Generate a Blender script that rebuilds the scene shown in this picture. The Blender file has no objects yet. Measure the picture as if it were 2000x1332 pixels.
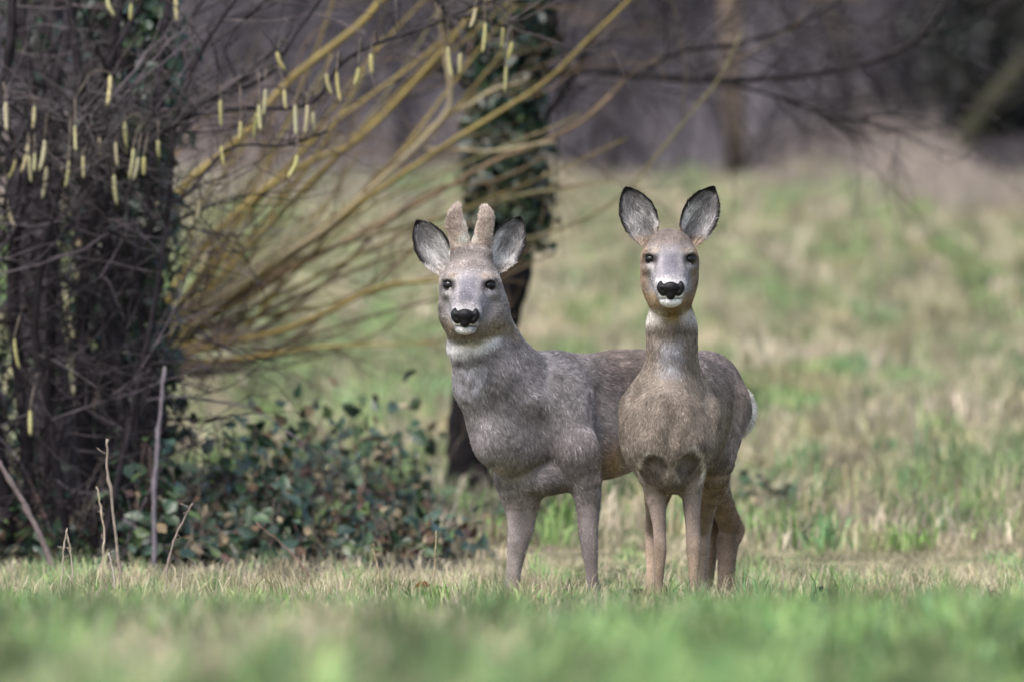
import bpy, math, random
import numpy as np
from mathutils import Vector

# ------------------------------------------------------------------ scene, camera, light
scene = bpy.context.scene
C = scene.collection
CAM_Z = 0.36          # a low viewpoint in the grass
F = 22222.0           # focal length in pixels of a 2000 px wide frame (400 mm on 36 mm)
HORIZON = 930.0
FOCUS = 30.02

cam_data = bpy.data.cameras.new('camera')
cam_data.sensor_width = 36.0
cam_data.lens = 400.0
cam_data.clip_start = 0.5
cam_data.clip_end = 2000.0
cam_data.dof.use_dof = True
cam_data.dof.focus_distance = FOCUS
cam_data.dof.aperture_fstop = 4.8
cam = bpy.data.objects.new('camera', cam_data)
C.objects.link(cam)
cam.location = (0, 0, CAM_Z)
cam.rotation_euler = (math.radians(90) + math.atan((HORIZON - 666) / F), 0, 0)
scene.camera = cam

world = bpy.data.worlds.new('World')
scene.world = world
world.use_nodes = True
wn = world.node_tree.nodes
wl = world.node_tree.links
wn.clear()
SUN_EL, SUN_AZ = math.radians(58), math.radians(215)   # azimuth from +Y, clockwise
sky = wn.new('ShaderNodeTexSky')
sky.sky_type = 'NISHITA'
sky.sun_disc = False
sky.sun_elevation = SUN_EL
sky.sun_rotation = SUN_AZ
sky.air_density = 1.0
sky.dust_density = 4.0
sky.ozone_density = 1.0
bg = wn.new('ShaderNodeBackground')
bg.inputs['Strength'].default_value = 0.10
wo = wn.new('ShaderNodeOutputWorld')
wl.new(sky.outputs['Color'], bg.inputs['Color'])
wl.new(bg.outputs['Background'], wo.inputs['Surface'])

sun_data = bpy.data.lights.new('sun', 'SUN')
sun_data.energy = 1.4
sun_data.angle = math.radians(36)
sun_data.color = (1.0, 0.975, 0.95)
sun = bpy.data.objects.new('sun', sun_data)
C.objects.link(sun)
_d = Vector((math.sin(SUN_AZ) * math.cos(SUN_EL), math.cos(SUN_AZ) * math.cos(SUN_EL), math.sin(SUN_EL)))
sun.rotation_euler = (-_d).to_track_quat('-Z', 'Y').to_euler()
sun.location = (0, 0, 40)

scene.view_settings.view_transform = 'Standard'
scene.view_settings.look = 'None'
scene.view_settings.gamma = 1.0
scene.view_settings.exposure = 1.45
scene.cycles.use_denoising = True
scene.cycles.max_bounces = 5
scene.cycles.diffuse_bounces = 3
scene.cycles.glossy_bounces = 2
scene.cycles.transparent_max_bounces = 4

rng = np.random.default_rng(7)
random.seed(7)


# ------------------------------------------------------------------ helpers
def W(px, py, Y):
    """a point of the place seen at pixel (px, py) of the 2000 px frame, at distance Y"""
    return np.array([(px - 1000.0) / F * Y, Y, CAM_Z + (HORIZON - py) / F * Y])


class Noise:
    """smooth random field: a sum of random plane waves"""
    def __init__(self, seed, n=24, lo=1.0, hi=6.0):
        r = np.random.default_rng(seed)
        k = r.normal(size=(n, 3))
        k /= np.linalg.norm(k, axis=1)[:, None]
        self.k = k * np.exp(r.uniform(math.log(lo), math.log(hi), n))[:, None]
        self.ph = r.uniform(0, 6.283, n)
        self.n = n

    def __call__(self, p):
        p = np.asarray(p, float)
        out = np.zeros(len(p))
        for i in range(self.n):
            out += np.sin(p @ self.k[i] + self.ph[i])
        return out / math.sqrt(self.n * 0.5)


def ground_z(x, y):
    x = np.asarray(x, float)
    y = np.asarray(y, float)
    t = (y - 36.0) / 3.0
    z = 0.052 * 3.0 * np.log1p(np.exp(np.minimum(t, 40))) + 0.052 * 3.0 * np.maximum(t - 40, 0)
    t2 = (y - 88.0) / 2.0
    z = z + 0.27 * 2.0 * np.log1p(np.exp(np.clip(t2, -30, 40))) * np.where(y < 230, 1, 1)
    z = np.minimum(z, 40 + 0.0 * z)
    bump = 0.02 * np.sin(x * 1.3 + 0.4 * y) * np.sin(0.7 * y + 1.0) + 0.05 * np.sin(0.23 * x + 1) * np.sin(0.19 * y)
    fade = np.clip((y - 31.5) / 8.0, 0, 1)
    return z + bump * fade


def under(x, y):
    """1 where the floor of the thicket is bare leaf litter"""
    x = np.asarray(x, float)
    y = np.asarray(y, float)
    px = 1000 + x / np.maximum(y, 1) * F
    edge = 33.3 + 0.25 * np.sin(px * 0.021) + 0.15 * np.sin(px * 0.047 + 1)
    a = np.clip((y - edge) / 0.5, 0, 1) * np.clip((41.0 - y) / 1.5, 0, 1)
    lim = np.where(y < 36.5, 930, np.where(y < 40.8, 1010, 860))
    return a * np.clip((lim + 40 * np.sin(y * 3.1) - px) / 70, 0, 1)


def new_mat(name, rough=0.8, attr='col', spec=0.2, noise=None, color=None, trans=0.0, bump=None):
    m = bpy.data.materials.new(name)
    m.use_nodes = True
    nt = m.node_tree
    b = nt.nodes['Principled BSDF']
    b.inputs['Roughness'].default_value = rough
    b.inputs['Specular IOR Level'].default_value = spec
    src = None
    if attr:
        a = nt.nodes.new('ShaderNodeAttribute')
        a.attribute_name = attr
        src = a.outputs['Color']
    if noise:                       # (scale, amount): fine mottling of the surface's own colour
        tc = nt.nodes.new('ShaderNodeTexCoord')
        n = nt.nodes.new('ShaderNodeTexNoise')
        n.inputs['Scale'].default_value = noise[0]
        n.inputs['Detail'].default_value = 6
        nt.links.new(tc.outputs['Object'], n.inputs['Vector'])
        r = nt.nodes.new('ShaderNodeMapRange')
        r.inputs['From Min'].default_value = 0.3
        r.inputs['From Max'].default_value = 0.7
        r.inputs['To Min'].default_value = 1 - noise[1]
        r.inputs['To Max'].default_value = 1 + noise[1]
        nt.links.new(n.outputs['Fac'], r.inputs['Value'])
        mx = nt.nodes.new('ShaderNodeVectorMath')
        mx.operation = 'SCALE'
        if src is not None:
            nt.links.new(src, mx.inputs[0])
        else:
            mx.inputs[0].default_value = color[:3]
        nt.links.new(r.outputs['Result'], mx.inputs['Scale'])
        src = mx.outputs['Vector']
        if bump:
            bp = nt.nodes.new('ShaderNodeBump')
            bp.inputs['Strength'].default_value = bump[0]
            bp.inputs['Distance'].default_value = bump[1]
            nt.links.new(n.outputs['Fac'], bp.inputs['Height'])
            nt.links.new(bp.outputs['Normal'], b.inputs['Normal'])
    if src is not None:
        nt.links.new(src, b.inputs['Base Color'])
    elif color:
        b.inputs['Base Color'].default_value = (*color[:3], 1)
    if trans > 0:
        t = nt.nodes.new('ShaderNodeBsdfTranslucent')
        if src is not None:
            nt.links.new(src, t.inputs['Color'])
        else:
            t.inputs['Color'].default_value = (*color[:3], 1)
        ms = nt.nodes.new('ShaderNodeMixShader')
        ms.inputs['Fac'].default_value = trans
        nt.links.new(b.outputs['BSDF'], ms.inputs[1])
        nt.links.new(t.outputs['BSDF'], ms.inputs[2])
        nt.links.new(ms.outputs['Shader'], nt.nodes['Material Output'].inputs['Surface'])
    return m


def make_mesh(name, verts, faces, mat, parent=None, cols=None, smooth=True, loc=None):
    """verts Nx3 array in world space; faces: a list of int arrays (Mx3, Mx4 ...). loc: the world origin of the object's coordinates"""
    verts = np.asarray(verts, np.float32)
    if loc is not None:
        verts = verts - np.asarray(loc, np.float32)
    faces = [np.asarray(f, np.int32) for f in faces if len(f)]
    me = bpy.data.meshes.new(name)
    me.vertices.add(len(verts))
    me.vertices.foreach_set('co', verts.ravel())
    nl = sum(f.size for f in faces)
    me.loops.add(nl)
    me.loops.foreach_set('vertex_index', np.concatenate([f.ravel() for f in faces]))
    me.polygons.add(sum(len(f) for f in faces))
    tot = np.concatenate([np.full(len(f), f.shape[1], np.int32) for f in faces])
    me.polygons.foreach_set('loop_start', np.concatenate([[0], np.cumsum(tot)[:-1]]).astype(np.int32))
    if cols is not None:
        a = me.attributes.new('col', 'FLOAT_COLOR', 'POINT')
        c4 = np.ones((len(verts), 4), np.float32)
        c4[:, :3] = cols
        a.data.foreach_set('color', c4.ravel())
    me.polygons.foreach_set('use_smooth', np.full(len(me.polygons), smooth))
    me.update(calc_edges=True)
    me.validate()
    me.materials.append(mat)
    o = bpy.data.objects.new(name, me)
    C.objects.link(o)
    if parent is not None:
        o.parent = parent
    elif loc is not None:
        o.location = [float(v) for v in loc]
    return o


def thing(name, label, cat, loc, group=None):
    o = bpy.data.objects.new(name, None)
    o.empty_display_size = 0.1
    C.objects.link(o)
    o.location = [float(v) for v in loc]
    o['label'] = label
    o['category'] = cat
    if group:
        o['group'] = group
    return o


def tag(o, label, cat, group=None):
    o['label'] = label
    o['category'] = cat
    if group:
        o['group'] = group
    return o


def kind(o, k):
    o['kind'] = k
    return o


class MB:
    """collects tubes and leaves into one mesh"""
    def __init__(self):
        self.v, self.f4, self.f3, self.c, self.n = [], [], [], [], 0

    def add(self, v, f4=None, f3=None, col=(1, 1, 1)):
        v = np.asarray(v, float)
        self.v.append(v)
        if f4 is not None and len(f4):
            self.f4.append(np.asarray(f4) + self.n)
        if f3 is not None and len(f3):
            self.f3.append(np.asarray(f3) + self.n)
        c = np.asarray(col, float)
        self.c.append(np.broadcast_to(c, (len(v), 3)) if c.ndim == 1 else c)
        self.n += len(v)

    def tube(self, pts, rad, sides=6, col=(1, 1, 1)):
        pts = np.asarray(pts, float)
        rad = np.broadcast_to(np.asarray(rad, float), (len(pts),))
        t = np.gradient(pts, axis=0)
        t /= np.linalg.norm(t, axis=1)[:, None] + 1e-9
        ref = np.array([0.13, 0.95, 0.27])
        u = np.cross(t, ref)
        u /= np.linalg.norm(u, axis=1)[:, None] + 1e-9
        w = np.cross(t, u)
        a = np.arange(sides) * 2 * math.pi / sides
        ring = u[:, None, :] * np.cos(a)[None, :, None] + w[:, None, :] * np.sin(a)[None, :, None]
        v = pts[:, None, :] + ring * rad[:, None, None]
        n = len(pts)
        i = np.arange(n - 1)[:, None] * sides
        j = np.arange(sides)[None, :]
        jn = (j + 1) % sides
        f = np.stack([i + j, i + jn, i + sides + jn, i + sides + j], -1).reshape(-1, 4)
        c = np.asarray(col, float)
        if c.ndim == 2:
            c = np.repeat(c, sides, axis=0)
        v = np.concatenate([v.reshape(-1, 3), pts[:1], pts[-1:]])
        if c.ndim == 2:
            c = np.concatenate([c, c[:1], c[-1:]])
        f3 = [[(k + 1) % sides, k, n * sides] for k in range(sides)] + \
             [[(n - 1) * sides + k, (n - 1) * sides + (k + 1) % sides, n * sides + 1] for k in range(sides)]
        self.add(v, f, f3, c)

    def build(self, name, mat, parent=None, loc=None, smooth=True):
        return make_mesh(name, np.concatenate(self.v),
                         [np.concatenate(x) for x in (self.f4, self.f3) if x], mat, parent,
                         np.concatenate(self.c), smooth, loc)


def spline(pts, n):
    """smooth path through control points (Catmull-Rom); works on any number of columns"""
    p = np.asarray(pts, float)
    p = np.concatenate([2 * p[:1] - p[1:2], p, 2 * p[-1:] - p[-2:-1]])
    m = len(p) - 3
    t = np.linspace(0, m - 1e-6, n)
    i = t.astype(int)
    u = (t - i)[:, None]
    a, b, c, d = p[i], p[i + 1], p[i + 2], p[i + 3]
    return 0.5 * ((2 * b) + (c - a) * u + (2 * a - 5 * b + 4 * c - d) * u ** 2 + (3 * b - a - 3 * c + d) * u ** 3)


def leaf_cloud(mb, pos, nrm, size, cols, r, lobed=False):
    """many folded leaves, each a six-cornered blade with a keel"""
    n = len(pos)
    nrm = nrm / (np.linalg.norm(nrm, axis=1)[:, None] + 1e-9)
    a = r.normal(size=(n, 3))
    a -= nrm * (a * nrm).sum(1)[:, None]
    a /= np.linalg.norm(a, axis=1)[:, None] + 1e-9
    b = np.cross(nrm, a)
    s = size[:, None]
    wd = r.uniform(0.28, 0.4, n)[:, None]
    fold = r.uniform(0.05, 0.2, n)[:, None]
    v = np.stack([pos, pos + (a * 0.35 + b * wd + nrm * fold) * s, pos + (a * 0.75 + b * wd * 0.7 + nrm * fold * 0.6) * s,
                  pos + (a * 1.1 - nrm * 0.1) * s, pos + (a * 0.75 - b * wd * 0.7 + nrm * fold * 0.6) * s,
                  pos + (a * 0.35 - b * wd + nrm * fold) * s, pos + a * 0.5 * s], 1)
    base = np.arange(n)[:, None] * 7
    f = [[0, 1, 6], [1, 2, 6], [2, 3, 6], [3, 4, 6], [4, 5, 6], [5, 0, 6]]
    f3 = (base[:, None, :] + np.array(f)[None]).reshape(-1, 3)
    mb.add(v.reshape(-1, 3), None, f3, np.repeat(cols, 7, axis=0))


# ------------------------------------------------------------------ ground
M_ground = new_mat('soil_and_thatch', 0.95, 'col', 0.05, (6.0, 0.45), bump=(0.6, 0.03))
nz_patch = Noise(3, 30, 0.25, 1.6)
nz_fine = Noise(4, 30, 2.0, 9.0)
nz_tuft = Noise(6, 40, 8.0, 40.0)
nz_big = Noise(5, 20, 0.1, 0.5)


def axis_pts(lo, hi, mid_lo, mid_hi, fine, coarse):
    a = np.arange(lo, mid_lo, coarse)
    b = np.arange(mid_lo, mid_hi, fine)
    c = np.arange(mid_hi, hi + coarse, coarse)
    return np.concatenate([a, b, c])


gx = np.concatenate([np.linspace(-400, -30, 20)[:-1], axis_pts(-30, 30, -6, 6, 0.25, 1.0), np.linspace(30, 400, 20)[1:]])
gy = np.concatenate([np.linspace(-60, 5, 14)[:-1], np.arange(5, 110, 0.35), np.linspace(110, 900, 60)[1:]])
GX, GY = np.meshgrid(gx, gy)
GZ = ground_z(GX, GY)
gv = np.stack([GX, GY, GZ], -1).reshape(-1, 3)
nx_, ny_ = len(gx), len(gy)
ii = (np.arange(ny_ - 1)[:, None] * nx_ + np.arange(nx_ - 1)[None]).ravel()
gf = np.stack([ii, ii + 1, ii + nx_ + 1, ii + nx_], -1)
p3 = gv * np.array([1.6, 0.14, 0])
dry = np.clip(0.5 + 0.5 * nz_patch(p3), 0, 1)[:, None]
thatch = (1 - dry) * np.array([0.11, 0.12, 0.05]) + dry * np.array([0.2, 0.175, 0.115])
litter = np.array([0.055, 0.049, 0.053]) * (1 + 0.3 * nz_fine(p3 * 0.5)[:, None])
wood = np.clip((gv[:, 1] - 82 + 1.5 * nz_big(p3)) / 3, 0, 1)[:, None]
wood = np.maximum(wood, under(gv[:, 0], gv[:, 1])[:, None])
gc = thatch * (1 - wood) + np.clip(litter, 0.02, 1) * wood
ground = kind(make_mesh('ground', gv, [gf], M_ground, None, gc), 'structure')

# ------------------------------------------------------------------ grass
M_grass = new_mat('grass_blades', 0.6, 'col', 0.25, None, trans=0.3)

GREEN = np.array([[0.16, 0.28, 0.075], [0.23, 0.34, 0.12], [0.10, 0.215, 0.085], [0.29, 0.36, 0.16], [0.17, 0.29, 0.13]])
STRAW = np.array([[0.40, 0.35, 0.22], [0.50, 0.44, 0.33], [0.36, 0.32, 0.19], [0.46, 0.38, 0.30], [0.38, 0.37, 0.22]])


def blades(name, x, y, h, w, cols, lean, r, label=None, zoff=-0.004):
    keep = r.uniform(0, 1, len(x)) > under(x, y) * 0.72
    x, y, h, w, cols, lean = x[keep], y[keep], h[keep], w[keep], cols[keep], lean[keep]
    n = len(x)
    z = ground_z(x, y) + zoff
    p = np.stack([x, y, z], 1)
    az = r.uniform(0, 2 * math.pi, n)
    wd = np.stack([np.cos(az), np.sin(az), np.zeros(n)], 1) * (w * 0.5)[:, None]
    la = r.uniform(0, 2 * math.pi, n)
    ld = np.stack([np.cos(la), np.sin(la), np.zeros(n)], 1)
    up = np.array([0, 0, 1.0])
    m = p + up * (h * 0.6)[:, None] + ld * (h * lean * 0.3)[:, None]
    t = p + up * (h * np.clip(1.0 - lean * 0.35, 0.3, 1))[:, None] + ld * (h * lean)[:, None]
    v = np.stack([p - wd, p + wd, m - wd * 0.75, m + wd * 0.75, t], 1).reshape(-1, 3)
    b = np.arange(n)[:, None] * 5
    f4 = b + np.array([[0, 1, 3, 2]])
    f3 = b + np.array([[2, 3, 4]])
    o = make_mesh(name, v, [f4, f3], M_grass, None, np.repeat(cols, 5, axis=0), True)
    return kind(o, 'stuff')


def scatter(n, y0, y1, side, r, power=1.0):
    """points in the trapezium in front of the lens, with a margin at each side"""
    y = y0 + (y1 - y0) * r.uniform(0, 1, n) ** power
    hw = 0.045 * y + side
    x = r.uniform(-1, 1, n) * hw
    return x, y


def sstep0(a, b, x):
    t = np.clip((x - a) / (b - a), 0, 1)
    return t * t * (3 - 2 * t)


def grass_cols(x, y, r, green_bias):
    p = np.stack([x, y, 0 * x], 1)
    pat = nz_patch(p * np.array([1.7, 0.16, 1])) * 0.45 + nz_fine(p * np.array([1.0, 0.12, 1])) * 0.5 + np.where(y < 31, nz_tuft(p * np.array([3.2, 0.30, 1])) * 0.95, nz_tuft(p * np.array([1.0, 0.10, 1])) * 0.8)
    g = r.normal(size=len(x)) * 0.5 + pat * 1.7 + green_bias
    col = np.where((g > 0)[:, None], GREEN[r.integers(0, 5, len(x))], STRAW[r.integers(0, 5, len(x))])
    lum = 1 + 0.42 * nz_tuft(p * np.array([2.3, 0.22, 1]) + 7.0)
    return col * (r.uniform(0.75, 1.25, len(x)) * np.clip(lum, 0.4, 1.7))[:, None]


# short turf round the deer and out towards the lens
x, y = scatter(230000, 11.5, 34.0, 0.8, rng)
pc = np.stack([x, y, 0 * x], 1)
tall = np.clip(1 + 0.3 * nz_patch(pc * 1.5) + 0.3 * nz_fine(pc) + 0.4 * nz_tuft(pc * np.array([3.2, .3, 1])), 0.3, 2.4)
near = np.clip((27.5 - y) / 6.0, 0, 1)
h = rng.uniform(0.02, 0.058, len(x)) * tall * (1 + 0.8 * near) * (1 - 0.55 * np.exp(-((y - 29.9) / 1.4) ** 2))
w = rng.uniform(0.0018, 0.0034, len(x)) * (1 + 1.9 * near)
blades('turf_grass', x, y, h, w, 0.05 * np.array([0.40, 0.38, 0.24]) + 0.95 * grass_cols(x, y, rng, 0.75 - 0.45 * near - 0.2 * sstep0(31.3, 32.6, y)), rng.uniform(0.1, 0.9, len(x)), rng)
# dead bents and curled straws standing out of the turf
x, y = scatter(9500, 24.0, 33.5, 0.6, rng, 0.6)
h = rng.uniform(0.05, 0.11, len(x))
blades('dry_grass', x, y, h, rng.uniform(0.0014, 0.0028, len(x)), 1.1 * STRAW[rng.integers(0, 5, len(x))] * rng.uniform(0.8, 1.3, (len(x), 1)),
       rng.uniform(0.2, 1.2, len(x)), rng)
# the rough meadow that climbs to the wood
x, y = scatter(260000, 33.0, 85.0, 1.6, rng, 1.15)
pc = np.stack([x, y, 0 * x], 1)
h = rng.uniform(0.04, 0.12, len(x)) * np.clip(0.8 + 0.5 * nz_fine(pc * np.array([1, .2, 1])) + 0.3 * nz_tuft(pc * np.array([.6, .1, 1])), 0.3, 2.2) * np.clip(.45 + (y - 33) / 8, .45, 1.2)
w = rng.uniform(0.004, 0.010, len(x)) * (0.7 + (y - 33) / 60)
strip = np.exp(-((y - 41.5) / 1.6) ** 2) * 1.4 * (x > 0.3) - np.exp(-((y - 35.6) / 1.0) ** 2) * 1.3
blades('meadow_grass', x, y, h, w, 0.68 * grass_cols(x, y, rng, -0.1 + strip - 0.8 * (x < 0.1) * (y > 40) * (y < 64)) + 0.32 * np.array([0.29, 0.28, 0.18]), rng.uniform(0.2, 1.0, len(x)), rng)


def tufts(name, n, per, y0, y1, side, h0, h1, spread, w0, w1, green, r, power=1.0):
    """tussocks: blades that spring from common centres"""
    cx, cy = scatter(n, y0, y1, side, r, power)
    sz = r.uniform(0.5, 1.3, n)
    g = r.uniform(0, 1, n) < green
    tone = np.where(g[:, None], GREEN[r.integers(0, 5, n)], STRAW[r.integers(0, 5, n)]) * r.uniform(0.45, 1.6, (n, 1))
    k = np.repeat(np.arange(n), per)
    x = cx[k] + r.normal(size=len(k)) * spread * sz[k]
    y = cy[k] + r.normal(size=len(k)) * spread * sz[k]
    h = r.uniform(h0, h1, len(k)) * sz[k]
    return blades(name, x, y, h, r.uniform(w0, w1, len(k)), tone[k] * r.uniform(0.6, 1.3, (len(k), 1)), r.uniform(0.1, 1.0, len(k)), r)


tufts('grass_tufts', 1000, 32, 15.0, 29.4, 0.7, 0.05, 0.11, 0.026, 0.003, 0.006, 0.58, rng, 0.8)
tufts('meadow_tussocks', 1500, 34, 36.0, 83.0, 1.6, 0.07, 0.2, 0.06, 0.006, 0.014, 0.32, rng, 1.2)


# ------------------------------------------------------------------ signed-distance modelling for the animals
class SDF:
    def __init__(self):
        self.p = []          # ('cone'|'ell', data..., k, sign)

    def cone(self, a, ra, b, rb, k=0.02, flow=None):
        a, b = np.asarray(a, float), np.asarray(b, float)
        self.p.append(dict(t='c', a=a, b=b, ra=ra, rb=rb, k=k, s=1, flow=(b - a) if flow is None else np.asarray(flow, float)))

    def chain(self, pts, k=0.02):
        """a limb: one tapered tube along a smooth path"""
        q = np.array([list(a) + [r_] for a, r_ in pts])
        q = spline(q, (1 if k >= 0.04 else 2) * (len(q) - 1) + 1)
        seg = [dict(t='c', a=q[i, :3], b=q[i + 1, :3], ra=q[i, 3], rb=q[i + 1, 3], k=k, s=1, flow=q[i + 1, :3] - q[i, :3]) for i in range(len(q) - 1)]
        self.p.append(dict(t='ch', seg=seg, k=k, s=1, q=q))

    def ell(self, c, r, yaw=0.0, pitch=0.0, roll=0.0, k=0.03, sign=1, flow=(0, 1, -0.2)):
        """yaw about Z, pitch about X, roll about Y"""
        cy, sy, cp, sp, cr, sr = math.cos(yaw), math.sin(yaw), math.cos(pitch), math.sin(pitch), math.cos(roll), math.sin(roll)
        Rz = np.array([[cy, -sy, 0], [sy, cy, 0], [0, 0, 1]])
        Rx = np.array([[1, 0, 0], [0, cp, -sp], [0, sp, cp]])
        Ry = np.array([[cr, 0, sr], [0, 1, 0], [-sr, 0, cr]])
        self.p.append(dict(t='e', c=np.asarray(c, float), r=np.asarray(r, float), R=Rz @ Rx @ Ry, k=k, s=sign, flow=np.asarray(flow, float)))

    @staticmethod
    def dist(p, X):
        if p['t'] == 'ch':
            d = SDF.dist(p['seg'][0], X)
            kk = 0.03 if p['k'] >= 0.04 else 0.0
            for g in p['seg'][1:]:
                e = SDF.dist(g, X)
                if kk:
                    hh = np.maximum(kk - np.abs(d - e), 0) / kk
                    d = np.minimum(d, e) - hh * hh * kk * 0.25
                else:
                    d = np.minimum(d, e)
            return d
        if p['t'] == 'c':
            a, b = p['a'], p['b']
            ba = b - a
            h = np.clip(((X - a) @ ba) / (ba @ ba), 0, 1)
            q = X - a - h[..., None] * ba
            return np.sqrt((q * q).sum(-1)) - (p['ra'] + (p['rb'] - p['ra']) * h)
        q = (X - p['c']) @ p['R']
        k0 = np.sqrt(((q / p['r']) ** 2).sum(-1))
        k1 = np.sqrt(((q / p['r'] ** 2) ** 2).sum(-1)) + 1e-9
        return np.where(k0 < 1e-3, -p['r'].min(), k0 * (k0 - 1) / k1)

    def bbox(self, p):
        if p['t'] == 'ch':
            return (p['q'][:, :3] - p['q'][:, 3:]).min(0), (p['q'][:, :3] + p['q'][:, 3:]).max(0)
        if p['t'] == 'c':
            r = max(p['ra'], p['rb'])
            return np.minimum(p['a'], p['b']) - r, np.maximum(p['a'], p['b']) + r
        e = np.abs(p['R']) @ p['r']
        return p['c'] - e, p['c'] + e

    def mesh(self, h):
        bb = [self.bbox(p) for p in self.p if p['s'] > 0]
        lo = np.min([b[0] for b in bb], 0) - 4 * h
        hi = np.max([b[1] for b in bb], 0) + 4 * h
        n = np.ceil((hi - lo) / h).astype(int) + 1
        G = np.full(n, 1.0, np.float32)
        for p in self.p:
            a, b = self.bbox(p)
            m = p['k'] + 3 * h
            i0 = np.maximum(np.floor((a - m - lo) / h).astype(int), 0)
            i1 = np.minimum(np.ceil((b + m - lo) / h).astype(int) + 1, n)
            ax = [lo[d] + np.arange(i0[d], i1[d]) * h for d in range(3)]
            X = np.stack(np.meshgrid(*ax, indexing='ij'), -1)
            d = self.dist(p, X)
            sl = tuple(slice(i0[k], i1[k]) for k in range(3))
            g = G[sl]
            k = p['k']
            if p['s'] > 0:
                hh = np.maximum(k - np.abs(g - d), 0) / k
                G[sl] = np.minimum(g, d) - hh * hh * k * 0.25
            else:
                d = -d
                hh = np.maximum(k - np.abs(g - d), 0) / k
                G[sl] = np.maximum(g, d) + hh * hh * k * 0.25
        return self.nets(G, lo, h)

    @staticmethod
    def nets(G, lo, h):
        S = G < 0
        n = np.array(G.shape)
        cnt = np.zeros(n - 1, np.int8)
        for dx in (0, 1):
            for dy in (0, 1):
                for dz in (0, 1):
                    cnt += S[dx:n[0] - 1 + dx, dy:n[1] - 1 + dy, dz:n[2] - 1 + dz]
        act = (cnt > 0) & (cnt < 8)
        I = np.argwhere(act)
        idx = np.full(act.shape, -1, np.int64)
        idx[act] = np.arange(len(I))
        acc = np.zeros((len(I), 3))
        num = np.zeros(len(I))
        corners = [(a, b, c) for a in (0, 1) for b in (0, 1) for c in (0, 1)]
        val = {c: G[I[:, 0] + c[0], I[:, 1] + c[1], I[:, 2] + c[2]] for c in corners}
        for c in corners:
            for d in range(3):
                if c[d] == 0:
                    e = list(c)
                    e[d] = 1
                    e = tuple(e)
                    v0, v1 = val[c], val[e]
                    cr = (v0 < 0) != (v1 < 0)
                    t = np.where(cr, v0 / np.where(cr, v0 - v1, 1), 0)
                    q = np.array(c, float)[None].repeat(len(I), 0)
                    q[:, d] += t
                    acc += q * cr[:, None]
                    num += cr
        V = lo + (I + acc / num[:, None]) * h
        quads = []
        for d in range(3):
            sl0 = [slice(1, n[k] - 1) for k in range(3)]
            sl0[d] = slice(0, n[d] - 1)
            sl1 = list(sl0)
            sl1[d] = slice(1, n[d])
            a, b = S[tuple(sl0)], S[tuple(sl1)]
            E = np.argwhere(a != b)
            ins = a[tuple(E.T)]
            o = np.array([0 if k == d else 1 for k in range(3)])
            E = E + o
            u, v = [(1, 2), (2, 0), (0, 1)][d]
            eu, ev = np.eye(3, dtype=int)[u], np.eye(3, dtype=int)[v]
            q = np.stack([idx[tuple((E - eu - ev).T)], idx[tuple((E - ev).T)], idx[tuple(E.T)], idx[tuple((E - eu).T)]], 1)
            q[~ins] = q[~ins][:, ::-1]
            quads.append(q)
        return V, np.concatenate(quads)

    def flow(self, V):
        acc = np.zeros_like(V)
        for p in [g for p in self.p for g in (p['seg'] if p['t'] == 'ch' else [p])]:
            if p['s'] < 0:
                continue
            d = self.dist(p, V)
            f = p['flow'] / (np.linalg.norm(p['flow']) + 1e-9)
            acc += np.exp(-np.clip(d, -0.02, 1) / 0.012)[:, None] * f
        return acc / (np.linalg.norm(acc, axis=1)[:, None] + 1e-9)


def vnormals(V, Q):
    fn = np.cross(V[Q[:, 2]] - V[Q[:, 0]], V[Q[:, 3 if Q.shape[1] > 3 else 1]] - V[Q[:, 1 if Q.shape[1] > 3 else 0]])
    if Q.shape[1] == 3:
        fn = -fn
    N = np.zeros_like(V)
    for k in range(Q.shape[1]):
        np.add.at(N, Q[:, k], fn)
    return N / (np.linalg.norm(N, axis=1)[:, None] + 1e-12)


def relax(V, Q, it=2, lam=0.5):
    n = len(V)
    for _ in range(it):
        acc = np.zeros_like(V)
        cnt = np.zeros(n)
        k = Q.shape[1]
        for a in range(k):
            b = (a + 1) % k
            np.add.at(acc, Q[:, a], V[Q[:, b]])
            np.add.at(acc, Q[:, b], V[Q[:, a]])
            np.add.at(cnt, Q[:, a], 1)
            np.add.at(cnt, Q[:, b], 1)
        V = V * (1 - lam) + lam * acc / np.maximum(cnt, 1)[:, None]
    return V


M_coat = new_mat('deer_coat', 0.85, 'col', 0.1, (220.0, 0.25))
M_hair = new_mat('deer_hair', 0.7, 'col', 0.12)
M_nose = new_mat('wet_black_nose', 0.5, None, 0.22, (350.0, 0.4), color=(0.006, 0.0055, 0.007), bump=(0.5, 0.002))
M_eye = new_mat('dark_eye', 0.06, None, 0.4, None, color=(0.006, 0.005, 0.006))
M_hoof = new_mat('hoof_horn', 0.5, None, 0.3, (60.0, 0.3), color=(0.03, 0.027, 0.025))
M_lid = new_mat('eye_rim', 0.6, None, 0.3, None, color=(0.02, 0.017, 0.017))


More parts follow.
